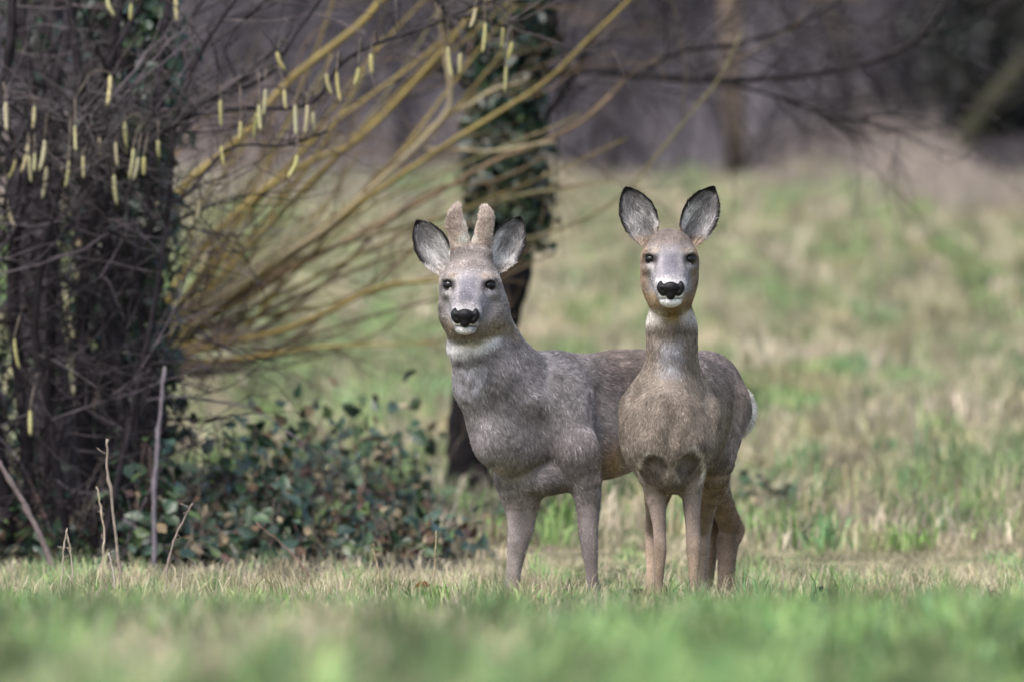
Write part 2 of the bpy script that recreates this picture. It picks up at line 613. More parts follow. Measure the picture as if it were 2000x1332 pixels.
def add_fur(name, parent, V, Q, N, flow, col, length, lift, n, r, loc, width=0.0008, jit=0.28, colvar=0.28, mask=None, clump=True, wide=None):
    """short hairs combed along flow"""
    A = V[Q[:, 1]] - V[Q[:, 0]]
    B = V[Q[:, 2]] - V[Q[:, 0]]
    ar = np.linalg.norm(np.cross(A, B), axis=1)
    if mask is not None:
        ar = ar * mask[Q].mean(1)
    f = np.searchsorted(np.cumsum(ar) / ar.sum(), r.uniform(0, 1, n))
    f = np.clip(f, 0, len(Q) - 1)
    q = Q[f]
    k = q.shape[1]
    wts = r.dirichlet(np.ones(k), n)
    def at(X):
        return sum((X[q[:, i]] * (wts[:, i] if X.ndim == 1 else wts[:, i:i + 1]) for i in range(k)))
    P, nn, fl, c, L, lf = at(V), at(N), at(flow), at(col), at(length), at(lift)
    nn /= np.linalg.norm(nn, axis=1)[:, None] + 1e-9
    c = c * np.exp(0.18 * Noise(77, 40, 500, 1250)(P) + 0.07 * Noise(78, 24, 120, 300)(P))[:, None]
    if clump:
        cl = np.stack([Noise(s, 16, 40, 160)(P) for s in (11, 12, 13)], 1)
        fl = fl + 0.12 * cl
    fl = fl + jit * r.normal(size=fl.shape)
    fl -= nn * (fl * nn).sum(1)[:, None]
    fl /= np.linalg.norm(fl, axis=1)[:, None] + 1e-9
    L = L * r.uniform(0.6, 1.25, n)
    u = np.array([0, 0.35, 0.7, 1.0])
    pts = P[:, None] - nn[:, None] * 0.001 + fl[:, None] * (L[:, None] * u)[:, :, None] \
        + nn[:, None] * ((L * lf * r.uniform(0.5, 1.5, n))[:, None] * (u * (1.35 - 0.6 * u)))[:, :, None]
    guard = r.uniform(0, 1, n) < 0.18          # coarser tipped hairs among the fine ones
    gm = np.where(guard, np.where(r.uniform(0, 1, n) < 0.5, 0.6, 1.4), 1.0)
    gw = np.where(guard, 1.45, 1.0)
    if wide is not None:
        gw = gw * at(wide)
    cu = bpy.data.hair_curves.new(name)
    cu.add_curves([4] * n)
    cu.attributes['position'].data.foreach_set('vector', (pts - np.asarray(loc)).astype(np.float32).ravel())
    ra = cu.attributes.get('radius') or cu.attributes.new('radius', 'FLOAT', 'POINT')
    ra.data.foreach_set('value', ((gw * r.uniform(0.7, 1.3, n))[:, None] * np.array([1, 0.9, 0.6, 0.12])[None] * width).astype(np.float32).ravel())
    ca = cu.attributes.new('col', 'FLOAT_COLOR', 'CURVE')
    c4 = np.ones((n, 4), np.float32)
    c4[:, :3] = np.clip(c * (gm * np.exp(0.9 * colvar * r.normal(size=n)))[:, None], 0.005, 0.9)
    ca.data.foreach_set('color', c4.ravel())
    cu.materials.append(M_hair)
    o = bpy.data.objects.new(name, cu)
    C.objects.link(o)
    o.parent = parent
    return o


def sstep(a, b, x):
    t = np.clip((x - a) / (b - a), 0, 1)
    return t * t * (3 - 2 * t)


def mix(a, b, t):
    return a * (1 - t[:, None]) + np.asarray(b)[None] * t[:, None]


class Head:
    """head frame: origin between the eyes; x to the picture's right, z up, y away from the lens; yaw turns the face"""
    def __init__(self, origin, s, yaw=0.0, roll=0.0):
        self.o, self.s = np.asarray(origin, float), s
        cy, sy, cr, sr = math.cos(yaw), math.sin(yaw), math.cos(roll), math.sin(roll)
        Rz = np.array([[cy, -sy, 0], [sy, cy, 0], [0, 0, 1]])
        Ry = np.array([[cr, 0, sr], [0, 1, 0], [-sr, 0, cr]])
        self.R = Rz @ Ry
        self.yaw, self.roll = yaw, roll

    def __call__(self, x, z, y):
        return self.o + self.R @ (np.array([x, y, z]) * self.s)

    def inv(self, P):
        q = (P - self.o) @ self.R / self.s
        return q[:, 0], q[:, 2], q[:, 1]

    def build(self, S, male):
        s, y, ro = self.s, self.yaw, self.roll
        E = lambda c, r, k=0.02, sign=1, flow=(0, 1, 0.6), pitch=0.0, roll=0.0: S.ell(self(*c), np.array(r) * s, y, pitch, ro + roll, k * s, sign, self.R @ np.array(flow))
        w = 1.06 if male else 1.0
        E((0, 0.022, 0.062), (0.064 * w, 0.085, 0.060))                       # brain case
        E((0, 0.005, 0.030), (0.062 * w, 0.060, 0.050))                       # forehead
        for sg in (-1, 1):
            E((sg * 0.047, 0.006, 0.012), (0.022, 0.034, 0.020), 0.02)
            E((sg * 0.049, 0.016, -0.007), (0.020, 0.016, 0.0062), 0.008, roll=sg * 0.18)        # brow ridges
            E((sg * 0.041 * w, -0.062, 0.060), (0.033, 0.055, 0.042), 0.02)   # cheeks
            E((sg * 0.046 * w, -0.022, 0.018), (0.020, 0.035, 0.012), 0.012, roll=sg * 0.3)   # cheekbone
            E((sg * 0.052 * w, -0.015, 0.060), (0.024, 0.05, 0.04), 0.03)
        S.cone(self(0, 0.000, 0.015), 0.047 * s, self(0, -0.066, -0.078), 0.033 * s, 0.03 * s, self.R @ np.array([0, 1, 0.7]))   # nose bridge
        for sg in (-1, 1):
            S.cone(self(sg * 0.020, -0.04, 0.005), 0.029 * s, self(sg * 0.012, -0.080, -0.078), 0.024 * s, 0.015 * s, self.R @ np.array([sg * 0.3, 1, 0.3]))
        E((0, -0.083, -0.090), (0.036, 0.026, 0.028), 0.018, flow=(0, 1, 0.2))   # muzzle
        S.cone(self(0, -0.080, 0.055), 0.050 * s, self(0, -0.106, -0.058), 0.021 * s, 0.03 * s, self.R @ np.array([0, 1, 0.0]))   # jaw
        E((0, -0.1135, -0.088), (0.0255, 0.022, 0.0115), 0.008, flow=(0, 1, -0.4))   # chin
        E((0, -0.112, 0.045), (0.052 * w, 0.06, 0.034), 0.03, flow=(0, 0.5, -1))   # throat
        for sg in (-1, 1):                                                       # orbits
            E((sg * 0.0500, 0.0, -0.014), (0.015, 0.012, 0.0115), 0.008, -1)
        E((0, -0.1055, -0.112), (0.032, 0.018, 0.0020), 0.003, -1)               # mouth line

    def parts(self, root, loc):
        s = self.s
        for sg in (-1, 1):
            e = SDF()
            e.ell(self(sg * 0.0490, -0.001, -0.0080), np.array([0.0178, 0.0130, 0.0132]) * s, k=0.001)
            V, Q = e.mesh(0.0018)
            eye = make_mesh('eye', relax(V, Q, 2), [Q], M_eye, root, None, True, loc)
            lid = MB()                                                       # lid rims, upper and lower
            for top in (1, -1):
                a = np.linspace(-0.15, math.pi + 0.15, 12)
                pts = np.array([self(sg * 0.0490 + 0.0180 * math.cos(t), top * (0.0105 if top > 0 else 0.0122) * math.sin(t) - 0.001, -0.0185 + 0.014 * abs(math.cos(t)) ** 2) for t in a])
                lid.tube(pts, 0.0015 * s * (0.5 + np.sin(np.clip(a, 0.1, 3.04)) * 0.7), 6)
            lid.build('eyelid', M_lid, eye, loc)
        nz = SDF()
        c = (0, -0.0815, -0.113)
        g = 1.17
        E = lambda x, z, y, r, k=0.006, sign=1, roll=0.0: nz.ell(self(c[0] + x * g, c[1] + z * g, c[2] + y * g), np.array([r[0] * .96, r[1] * .8, r[2] * .95]) * s * g, self.yaw, 0, self.roll + roll, k * s, sign)
        E(0, 0.003, 0.000, (0.019, 0.015, 0.0145))
        E(0, -0.012, 0.001, (0.011, 0.012, 0.013))
        for sg in (-1, 1):
            E(sg * 0.0195, -0.001, 0.005, (0.0105, 0.014, 0.0165), roll=sg * 0.35)
            E(sg * 0.024, 0.008, 0.009, (0.006, 0.011, 0.012), roll=-sg * 0.3)
            E(sg * 0.0185, -0.003, -0.010, (0.0048, 0.0085, 0.010), 0.003, -1, roll=sg * 0.5)
        V, Q = nz.mesh(0.0016)
        make_mesh('nose', relax(V, Q, 2), [Q], M_nose, root, None, True, loc)

    def coat(self, P, col, P_ear, male):
        """coat colours of face and throat by place on the head"""
        x, z, y = self.inv(P)
        ax = np.abs(x)
        on = sstep(-0.140, -0.122, z) * sstep(0.135, 0.10, y)
        face = np.tile(np.array([0.265, 0.25, 0.262]), (len(P), 1))
        face = mix(face, [0.22, 0.165, 0.12] if not male else [0.225, 0.205, 0.195], sstep(0.048, 0.066, ax))
        face = mix(face, [0.18, 0.145, 0.125] if not male else [0.19, 0.165, 0.15], sstep(0.018, 0.05, z) * 0.9)
        blaze = sstep(0.026, 0.012, ax) * sstep(0.03, 0.0, z) * sstep(-0.058, -0.035, z)
        face = mix(face, [0.135, 0.13, 0.152], blaze * 0.85)
        brow = np.exp(-((ax - 0.043) / 0.016) ** 2 - ((z - 0.022) / 0.010) ** 2)
        face = mix(face, [0.36, 0.30, 0.245], brow * 0.9)
        under = np.exp(-((ax - 0.050) / 0.017) ** 2 - ((z + 0.020) / 0.008) ** 2)
        face = mix(face, [0.46, 0.43, 0.43], under * 0.85)
        jaw = sstep(-0.074, -0.10, z) * sstep(-0.085, -0.05, y)
        face = mix(face, [0.235, 0.165, 0.095] if not male else [0.20, 0.165, 0.12], jaw * 0.9)
        band = np.exp(-((z + 0.062) / 0.008) ** 2) * sstep(-0.05, -0.08, y)
        face = mix(face, [0.55, 0.53, 0.53], band * 0.65)
        lip = sstep(-0.085, -0.093, z) * sstep(-0.068, -0.078, y) * sstep(0.036, 0.028, ax)
        face = mix(face, [0.82, 0.81, 0.81], lip)
        mouth = np.exp(-((z + 0.1055) / 0.0022) ** 2) * sstep(-0.08, -0.09, y)
        face = mix(face, [0.02, 0.018, 0.018], mouth)
        orb = np.exp(-((ax - 0.0490) / 0.0175) ** 4 - (z / 0.0135) ** 4) * sstep(0.03, 0.01, y)
        tear = np.exp(-((ax - 0.037 + (z + 0.012) * 0.25) / 0.0035) ** 2 - ((z + 0.018) / 0.013) ** 2) * (y < 0.03)
        face = mix(face, [0.07, 0.06, 0.06], tear * 0.6)
        face = mix(face, [0.03, 0.026, 0.025], orb)
        return col * (1 - on[:, None]) + face * on[:, None], on


def ear(root, loc, base, tip, hw, facing, r, inner=(0.31, 0.30, 0.30), fur_n=5000, rust=0.0, flip=1):
    base, tip, facing = np.asarray(base, float), np.asarray(tip, float), np.asarray(facing, float)
    ax = tip - base
    L = np.linalg.norm(ax)
    a = ax / L
    f = facing - a * (facing @ a)
    f /= np.linalg.norm(f)
    sd = np.cross(a, f)
    ns, ntt = 30, 21
    s = np.linspace(0, 1, ns)
    t = np.linspace(-1, 1, ntt)
    w = np.interp(s, [0, .1, .25, .42, .6, .78, .9, .97, 1], [.42, .6, .88, 1, .97, .72, .42, .18, .03]) * hw
    cup = np.interp(s, [0, .15, .4, .7, 1], [1.25, 1.3, 1.0, .62, .15]) * hw
    front, back, cf = [], [], []
    for i in range(ns):
        for j in range(ntt):
            tt = t[j]
            th = 0.0035 * (1 - tt * tt) + 0.0018
            asym = 1.0 + 0.10 * tt * flip
            p = base + a * (s[i] * L) + sd * (tt * w[i] * asym) - f * (cup[i] * (1 - tt * tt)) - f * (0.02 * s[i] ** 2)
            front.append(p)
            back.append(p - f * th)
    V = np.array(front + back)
    nf = ns * ntt
    Q = []
    for i in range(ns - 1):
        for j in range(ntt - 1):
            k = i * ntt + j
            Q.append([k, k + 1, k + ntt + 1, k + ntt])
            Q.append([nf + k, nf + k + ntt, nf + k + ntt + 1, nf + k + 1])
    for i in range(ns - 1):
        k = i * ntt
        Q.append([k, k + ntt, nf + k + ntt, nf + k])
        k += ntt - 1
        Q.append([k, nf + k, nf + k + ntt, k + ntt])
    for j in range(ntt - 1):
        Q.append([(ns - 1) * ntt + j, (ns - 1) * ntt + j + 1, nf + (ns - 1) * ntt + j + 1, nf + (ns - 1) * ntt + j])
    Q = np.array(Q)
    N = vnormals(V, Q)
    if N[(ns // 2) * ntt + ntt // 2] @ f < 0:
        Q = Q[:, ::-1]
        N = -N
    SS = np.tile(np.repeat(s, ntt), 2)
    TT = np.tile(np.tile(t, ns), 2)
    isb = np.arange(2 * nf) >= nf
    col = np.tile(np.array(inner, float), (2 * nf, 1))
    nz = Noise(21 + int(flip) + int(1000 * abs(base[0])), 12, 30, 90)(V)
    col = mix(col, [0.78, 0.76, 0.75], sstep(0.0, 0.9, nz + 0.9 - 2.2 * np.abs(SS - 0.36)) * 0.8)
    col = mix(col, [0.13, 0.125, 0.13], sstep(0.42, 0.72, SS + 0.14 * nz - 0.15 * TT * flip) * 0.85)
    col = mix(col, [0.24, 0.165, 0.10], sstep(0.22, 0.05, SS) * (0.35 + rust))
    col[isb] = [0.17, 0.14, 0.12]
    rim = np.maximum(sstep(0.74, 0.90, np.abs(TT) + 0.03 * nz) * sstep(0.10, 0.35, SS), sstep(0.80, 0.93, SS + 0.02 * nz))
    col = mix(col, [0.018, 0.016, 0.017], rim)
    o = make_mesh('ear', V, [Q], M_coat, root, col, True, loc)
    tone = f * 0.0 + a * 0.7
    fl = tone[None] + sd[None] * (np.where(np.abs(TT) < 0.15, 0, np.sign(TT)) * -0.55)[:, None]
    fl = np.where(isb[:, None], a[None], fl)
    ln = np.where(isb, 0.007, 0.022 * (1 - 0.6 * rim)) * np.where(SS > 0.85, 0.5, 1)
    mk = np.where(isb, 0.6, 1.0) * (1 - 0.25 * rim)
    add_fur('ear_fur', o, V, Q, N, fl, col, ln, np.full(len(V), 0.16), fur_n, r, loc, 0.00075, 0.35, 0.3, mk)
    return o


def hoof(root, loc, p, fwd, r):
    mb = SDF()
    fwd = np.asarray(fwd, float)
    side = np.array([-fwd[1], fwd[0], 0])
    for sg in (-1, 1):
        c = np.asarray(p) + side * 0.0095 * sg
        mb.cone(c + np.array([0, 0, 0.032]), 0.0125, c + fwd * 0.018 + np.array([0, 0, 0.010]), 0.0095, 0.006)
        mb.cone(c + np.array([0, 0, 0.012]) - fwd * 0.006, 0.010, c + fwd * 0.030 + np.array([0, 0, 0.006]), 0.0055, 0.006)
    V, Q = mb.mesh(0.003)
    V[:, 2] = np.maximum(V[:, 2], 0.0)
    make_mesh('hoof', V, [Q], M_hoof, root, None, True, loc)


VOX = 0.0042


def D(px, py, d, Y0):
    return W(px, py, Y0 + d)


# ------------------------------------------------------------------ roe doe, facing the lens
def build_doe():
    r = np.random.default_rng(101)
    Y0 = 30.0
    P = lambda px, py, d: D(px, py, d, Y0)
    loc = np.array([P(1320, 1197, 0.05)[0], Y0 + 0.05, 0.0])
    root = thing('roe_doe', 'brown-grey antlerless roe doe standing square and staring ahead in the turf', 'deer', loc, 'roe deer on the turf')
    S = SDF()
    ya = -math.radians(9)
    S.ell(P(1305, 842, .13), (.120, .17, .148), ya, k=.04, flow=(0.1, 1, -0.5))            # rib cage front
    S.ell(P(1307, 842, .02), (.098, .10, .115), 0, k=.05, flow=(0, -0.1, -1))               # breast
    S.ell(P(1326, 822, .36), (.127, .30, .160), ya, k=.05, flow=(0.1, 1, -0.5))             # barrel
    S.ell(P(1350, 786, .52), (.108, .2, .128), ya, k=.05, flow=(0.1, 1, -0.3))              # loin
    S.ell(P(1379, 782, .66), (.106, .15, .132), ya, k=.05, flow=(0.2, 1, -0.7))             # rump
    S.ell(P(1409, 806, .78), (.078, .055, .085), ya, k=.03, flow=(0.4, 1, -0.6))
    S.ell(P(1314, 762, .16), (.072, .13, .100), ya, k=.05, flow=(0.1, 1, -0.2))             # withers
    S.chain([(P(1311, 560, .055), .052), (P(1312, 640, .055), .0600), (P(1313, 690, .062), .0605), (P(1312, 735, .08), .070), (P(1309, 780, .10), .088), (P(1307, 840, .11), .108)], .04)
    for sg, x0, x1 in ((-1, 1270, 1264), (1, 1350, 1354)):
        S.cone(P(x0, 785, .13), .048, P(x1, 880, .05), .046, .04)                          # shoulders
    for ch in ([(P(1268, 878, .045), .043), (P(1275, 925, .065), .037), (P(1281, 965, .07), .0275), (P(1287, 1020, .05), .0205), (P(1289, 1058, .035), .0195),
                (P(1289, 1078, .035), .0185), (P(1288, 1110, .035), .0145), (P(1286, 1160, .035), .0135), (P(1285, 1176, .03), .016), (P(1284, 1188, .02), .0135)],
               [(P(1350, 878, .045), .043), (P(1352, 925, .065), .037), (P(1352, 965, .07), .0285), (P(1352, 1020, .045), .0215), (P(1354, 1058, .03), .0205),
                (P(1355, 1078, .03), .0195), (P(1355, 1110, .03), .0155), (P(1356, 1160, .03), .0140), (P(1357, 1178, .025), .0165), (P(1358, 1190, .015), .0135)],
               [(P(1398, 800, .62), .088), (P(1394, 895, .50), .053), (P(1390, 940, .55), .039), (P(1382, 985, .65), .027), (P(1374, 1030, .735), .0240),
                (P(1374, 1062, .74), .019), (P(1373, 1120, .715), .0145), (P(1373, 1150, .70), .0165), (P(1373, 1166, .69), .0135)],
               [(P(1335, 800, .62), .085), (P(1296, 900, .50), .055), (P(1288, 945, .55), .042), (P(1280, 990, .65), .029), (P(1274, 1030, .735), .0225),
                (P(1272, 1062, .74), .0185), (P(1272, 1120, .715), .0145), (P(1272, 1150, .70), .0165), (P(1272, 1166, .69), .0135)]):
        S.chain([(p, q * np.interp(p[2], [.25, .38], [.93, 1.06])) for p, q in ch], .03)
    # breast lip over the forelegs
    for x0 in (1272, 1349):
        S.ell(P(x0, 868, -.008), (.036, .05, .036), 0, k=.03, flow=(0, -0.1, -1))
        S.ell(P(x0, 914, -.056), (.020, .035, .030), 0, k=.025, sign=-1)
    S.ell(P(1310, 925, .05), (.045, .08, .05), 0, k=.03, flow=(0, 0, -1))
    S.ell(P(1449, 798, .79), (.016, .028, .040), 0, k=.03, flow=(0.7, 0.4, -0.7))         # rump tuft
    for x0, sg in ((1236, -1), (1384, 1)):                                               # shoulder muscle and the hollow behind it
        S.ell(P(x0, 838, .10), (.030, .075, .085), 0, roll=sg * 0.15, k=.03, flow=(0, 0.4, -1))
        S.ell(P(x0 + sg * 30, 880, .24), (.030, .05, .07), 0, k=.04, sign=-1)
    S.ell(P(1311, 842, -.085), (.010, .02, .06), 0, k=.03, sign=-1)                      # furrow of the breast
    H = Head(P(1309, 506, -.055), 1.0)
    H.build(S, False)
    V, Q = S.mesh(VOX)
    V = relax(V, Q, 2, 0.5)
    N = vnormals(V, Q)
    V = V + N * (0.0014 * Noise(31, 30, 18, 70)(V))[:, None]
    N = vnormals(V, Q)
    fl = S.flow(V)
    x, z, yd = V[:, 0], V[:, 2], V[:, 1] - Y0
    nz = Noise(32, 30, 15, 60)(V)
    nf = Noise(33, 30, 90, 260)(V)
    col = np.tile(np.array([0.205, 0.172, 0.143]), (len(V), 1))
    col = mix(col, [0.18, 0.153, 0.147], sstep(0.12, 0.4, yd) * sstep(0.50, 0.66, z))             # greyer back
    col = mix(col, [0.26, 0.20, 0.14], sstep(0.42, 0.33, z) * sstep(0.2, 0.4, yd) * 0.8)          # pale belly and groin
    X0 = P(1312, 700, 0)[0]
    bib = np.exp(-((x - X0) / 0.036) ** 4 - ((z - (CAM_Z + 232 / F * 30)) / 0.052) ** 4) * sstep(0.12, 0.03, yd)
    col = mix(col, [0.30, 0.29, 0.31], bib * (0.75 + 0.25 * np.clip(nf, -1, 1)))                  # grey throat patch
    zt = P(1312, 612, 0)[2]
    thr = np.exp(-((z - zt) / 0.026) ** 4) * sstep(0.10, 0.06, yd)
    col = mix(col, [0.54, 0.50, 0.46], thr * sstep(0.01, 0.04, np.abs(x - X0)) * 0.95)
    col = mix(col, [0.27, 0.20, 0.08], thr * sstep(0.03, 0.01, np.abs(x - X0)) * 0.7)
    leg = sstep(0.345, 0.27, z)
    col = mix(col, [0.225, 0.18, 0.15], leg)
    col = mix(col, [0.31, 0.235, 0.17], leg * sstep(0.24, 0.12, z) * 0.7)
    # pale fringe where the breast coat ends over each foreleg
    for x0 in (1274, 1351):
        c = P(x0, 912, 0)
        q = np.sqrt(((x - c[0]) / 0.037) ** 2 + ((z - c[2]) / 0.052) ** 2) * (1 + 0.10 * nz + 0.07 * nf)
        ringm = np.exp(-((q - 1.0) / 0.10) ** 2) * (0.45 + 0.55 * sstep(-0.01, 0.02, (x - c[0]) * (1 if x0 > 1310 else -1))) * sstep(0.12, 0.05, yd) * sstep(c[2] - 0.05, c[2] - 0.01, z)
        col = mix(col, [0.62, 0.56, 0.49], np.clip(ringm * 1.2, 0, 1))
        col = mix(col, [0.15, 0.125, 0.115], sstep(0.95, 0.5, q) * sstep(0.12, 0.05, yd) * 0.8)  # inside the fringe: dark grey leg fur, plus painted shade under the breast
    rp = np.maximum(sstep(0.79, 0.83, yd), sstep(P(1440, 0, .78)[0], P(1452, 0, .78)[0], x) * sstep(.66, .72, yd)) * np.exp(-((z - P(0, 815, .8)[2]) / 0.09) ** 4)
    col = mix(col, [0.85, 0.82, 0.78], rp)                                                       # white rump patch
    col, on = H.coat(V, col, None, False)
    streak = Noise(34, 30, 60, 190)(V * np.array([1, 1, 0.16]))
    col = col * (1 + (0.10 * nz + 0.08 * nf) * (1 - 0.6 * leg) + 0.16 * streak * leg)[:, None]
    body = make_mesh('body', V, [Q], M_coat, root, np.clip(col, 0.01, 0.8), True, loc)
    ln = 0.016 * (1 - on) + 0.008 * on
    ln = ln * (1 - 0.55 * sstep(0.36, 0.25, z))
    ln = ln + 0.012 * rp
    lift = 0.13 * (1 - on) + 0.14 * on + 0.25 * rp
    xh, zh, yh = H.inv(V)
    orb = np.exp(-((np.abs(xh) - 0.0490) / 0.021) ** 4 - (zh / 0.0165) ** 4) * (yh < 0.03)
    nos = np.exp(-(xh / 0.040) ** 4 - ((zh + 0.083) / 0.022) ** 4) * (yh < -0.082)
    mk = np.clip(1 - 1.3 * orb - 1.3 * nos, 0, 1) * (0.35 + 0.65 * (N[:, 1] < 0.35)) * (1 + 0.6 * on)
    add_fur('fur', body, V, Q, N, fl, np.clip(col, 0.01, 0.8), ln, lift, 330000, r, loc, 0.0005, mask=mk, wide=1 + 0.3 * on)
    H.parts(root, loc)
    ear(root, loc, P(1268, 478, .0), P(1217, 366, .01), .050, (-0.32, -1, 0.1), r, rust=0.4, flip=1)
    ear(root, loc, P(1346, 478, .0), P(1399, 365, .01), .050, (0.32, -1, 0.1), r, rust=0.4, flip=-1)
    for p in (P(1284, 1197, .015), P(1358, 1198, .01), P(1373, 1175, .68), P(1272, 1175, .68)):
        hoof(root, loc, (p[0], p[1], 0.0), (0, -1, 0), r)
    return root


# ------------------------------------------------------------------ roe buck in velvet, turned three-quarters
def build_buck():
    r = np.random.default_rng(202)
    Y0 = 31.0
    P = lambda px, py, d: D(px, py, d, Y0)
    loc = np.array([P(1090, 1197, 0.1)[0], Y0 + 0.1, 0.0])
    root = thing('roe_buck', 'grey-brown roe buck with velvet antlers, turned three-quarters with its head to us', 'deer', loc, 'roe deer on the turf')
    S = SDF()
    ya = -math.radians(42)          # body axis: away and to the right
    bk = np.array([math.sin(-ya), math.cos(ya), 0])     # direction of the tail
    dn = np.array([0, 0, -1.0])
    fb = bk + 0.35 * dn
    S.ell(P(1062, 812, .10), (.118, .19, .165), ya, k=.05, flow=fb)          # chest
    S.ell(P(1006, 834, .0), (.094, .12, .118), ya, k=.05, flow=0.4 * bk + dn)          # breast
    S.ell(P(1160, 822, .26), (.120, .28, .160), ya, k=.05, flow=fb)          # barrel
    S.ell(P(1190, 765, .30), (.085, .2, .105), ya, k=.05, flow=fb)          # level back
    S.ell(P(1250, 780, .40), (.108, .2, .135), ya, k=.05, flow=fb)            # loin
    S.ell(P(1318, 775, .52), (.110, .17, .140), ya, k=.05, flow=fb)           # rump
    S.ell(P(1085, 752, .15), (.062, .14, .082), ya, k=.05, flow=fb)          # withers
    S.chain([(P(924, 600, -.10), .061), (P(934, 670, -.08), .081), (P(960, 740, -.04), .098), (P(990, 800, .0), .115)], .05)
    S.chain([(P(965, 640, -.06), .048), (P(1000, 715, .0), .060), (P(1045, 765, .08), .074)], .06)
    # shoulders and forelegs
    S.ell(P(1105, 800, .02), (.035, .075, .105), ya, roll=-0.2, k=.03, flow=0.4 * bk + dn)       # shoulder blade
    S.ell(P(1178, 835, .12), (.045, .035, .11), ya, k=.05, sign=-1)                               # hollow behind the shoulder
    S.ell(P(1045, 850, -.115), (.03, .05, .06), ya, k=.07, sign=-1)                               # hollow before it
    S.cone(P(1085, 790, .06), .085, P(1120, 890, .02), .055, .05, dn)
    S.cone(P(985, 840, .05), .070, P(1010, 910, .06), .058, .04, dn)
    for ch in ([(P(1125, 880, .01), .056), (P(1142, 935, .02), .047), (P(1148, 985, .03), .0370), (P(1149, 1030, .02), .0295), (P(1152, 1062, .01), .0260),
                (P(1154, 1085, .01), .0240), (P(1157, 1120, .01), .0185), (P(1160, 1160, .01), .0165), (P(1160, 1176, .005), .021), (P(1158, 1186, -.005), .0165)],
               [(P(1016, 885, .09), .072), (P(1018, 930, .09), .070), (P(1019, 962, .09), .058), (P(1020, 995, .09), .0460), (P(1018, 1030, .08), .0385), (P(1012, 1060, .07), .0345),
                (P(1008, 1085, .07), .0305), (P(1003, 1120, .065), .0250), (P(998, 1155, .065), .0215), (P(996, 1172, .06), .0225), (P(992, 1182, .05), .017)],
               [(P(1370, 800, .48), .090), (P(1380, 900, .40), .065), (P(1392, 945, .47), .046), (P(1412, 992, .56), .034), (P(1430, 1035, .64), .0345), (P(1424, 1050, .63), .033),
                (P(1420, 1085, .62), .028), (P(1419, 1120, .60), .0265), (P(1417, 1150, .59), .027), (P(1411, 1170, .575), .020)],
               [(P(1300, 800, .58), .085), (P(1320, 900, .52), .060), (P(1350, 950, .58), .044), (P(1380, 1000, .66), .032), (P(1388, 1040, .70), .026),
                (P(1386, 1075, .70), .021), (P(1382, 1120, .68), .018), (P(1379, 1146, .67), .020), (P(1375, 1162, .655), .016)]):
        S.chain([(p, q * np.interp(p[2], [.20, .38], [.92, 1.02])) for p, q in ch], .035)
    S.ell(P(988, 868, -.03), (.056, .08, .058), ya, roll=0.15, k=.06, flow=0.3 * bk + dn)     # brisket
    S.ell(P(1075, 935, .05), (.07, .09, .045), ya, k=.03, flow=fb)
    hs = 1.07
    H = Head(P(917, 557, -.20), hs, yaw=math.radians(-5), roll=math.radians(0.8))
    H.build(S, True)
    S.ell(H(-0.004, -0.072, 0.075), (.080, .08, .062), 0, k=.03, flow=(0, 0.6, -1))     # full winter ruff
    S.ell(H(0.03, -0.06, 0.08), (.070, .08, .075), 0, k=.03, flow=(0.3, 0.6, -1))
    for sg, (bx, bz) in ((-1, (-0.02, 0.088)), (1, (0.022, 0.088))):                       # pedicles
        S.cone(H(sg * 0.02, 0.06, 0.045), .030, H(sg * 0.022, 0.092, 0.045), .022, .02, (0, 0, 1))
    S.ell(H(0, 0.078, 0.035), (.056, .03, .016), 0, k=.02, flow=(0, 0.3, 1))            # forelock
    V, Q = S.mesh(VOX)
    V = relax(V, Q, 2, 0.5)
    N = vnormals(V, Q)
    V = V + N * (0.0018 * Noise(41, 30, 18, 70)(V))[:, None]
    N = vnormals(V, Q)
    fl = S.flow(V)
    x, z, yd = V[:, 0], V[:, 2], V[:, 1] - Y0
    nz = Noise(42, 30, 15, 60)(V)
    nf = Noise(43, 30, 90, 260)(V)
    along = (V - P(1062, 812, .10)) @ bk                                                   # metres tailward of the shoulder
    col = np.tile(np.array([0.245, 0.226, 0.228]), (len(V), 1))
    col = mix(col, [0.18, 0.148, 0.133], sstep(0.0, 0.25, along) * sstep(0.46, 0.62, z))       # browner back
    col = mix(col, [0.17, 0.15, 0.15], np.exp(-((z - 0.42) / 0.09) ** 2) * sstep(-0.25, -0.05, along) * sstep(0.35, 0.1, along) * 0.7)
    el = P(1195, 900, .15)
    col = mix(col, [0.42, 0.30, 0.19], np.exp(-((x - el[0]) / 0.035) ** 2 - ((z - el[2]) / 0.05) ** 2) * (yd < 0.3))
    col = mix(col, [0.28, 0.23, 0.18], sstep(0.36, 0.30, z) * sstep(0.12, 0.3, along) * 0.8)
    # throat: a white crescent under the jaw and a grey-white bib below it
    a = P(926, 668, -.2)
    xx, zz = x - a[0], z - a[2]
    cres = np.exp(-((zz + 0.012 - 3.2 * xx * xx * 1.0 - 0.25 * xx) / 0.020) ** 4) * sstep(0.10, 0.06, np.abs(xx - 0.0)) * (yd < 0.02)
    col = mix(col, [0.70, 0.69, 0.70], cres)
    b = P(918, 735, -.15)
    bib = np.exp(-((x - b[0]) / 0.045) ** 4 - ((z - b[2]) / 0.058) ** 4) * (yd < 0.05)
    col = mix(col, [0.36, 0.36, 0.39], bib * np.clip(0.75 + 0.35 * nf, 0, 1))
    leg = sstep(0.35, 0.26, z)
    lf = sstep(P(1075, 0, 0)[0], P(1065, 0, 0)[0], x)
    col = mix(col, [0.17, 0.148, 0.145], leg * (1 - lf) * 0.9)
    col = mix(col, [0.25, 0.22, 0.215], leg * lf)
    col = mix(col, [0.33, 0.285, 0.265], leg * lf * sstep(P(1015, 0, 0)[0], P(990, 0, 0)[0], x) * 0.8)
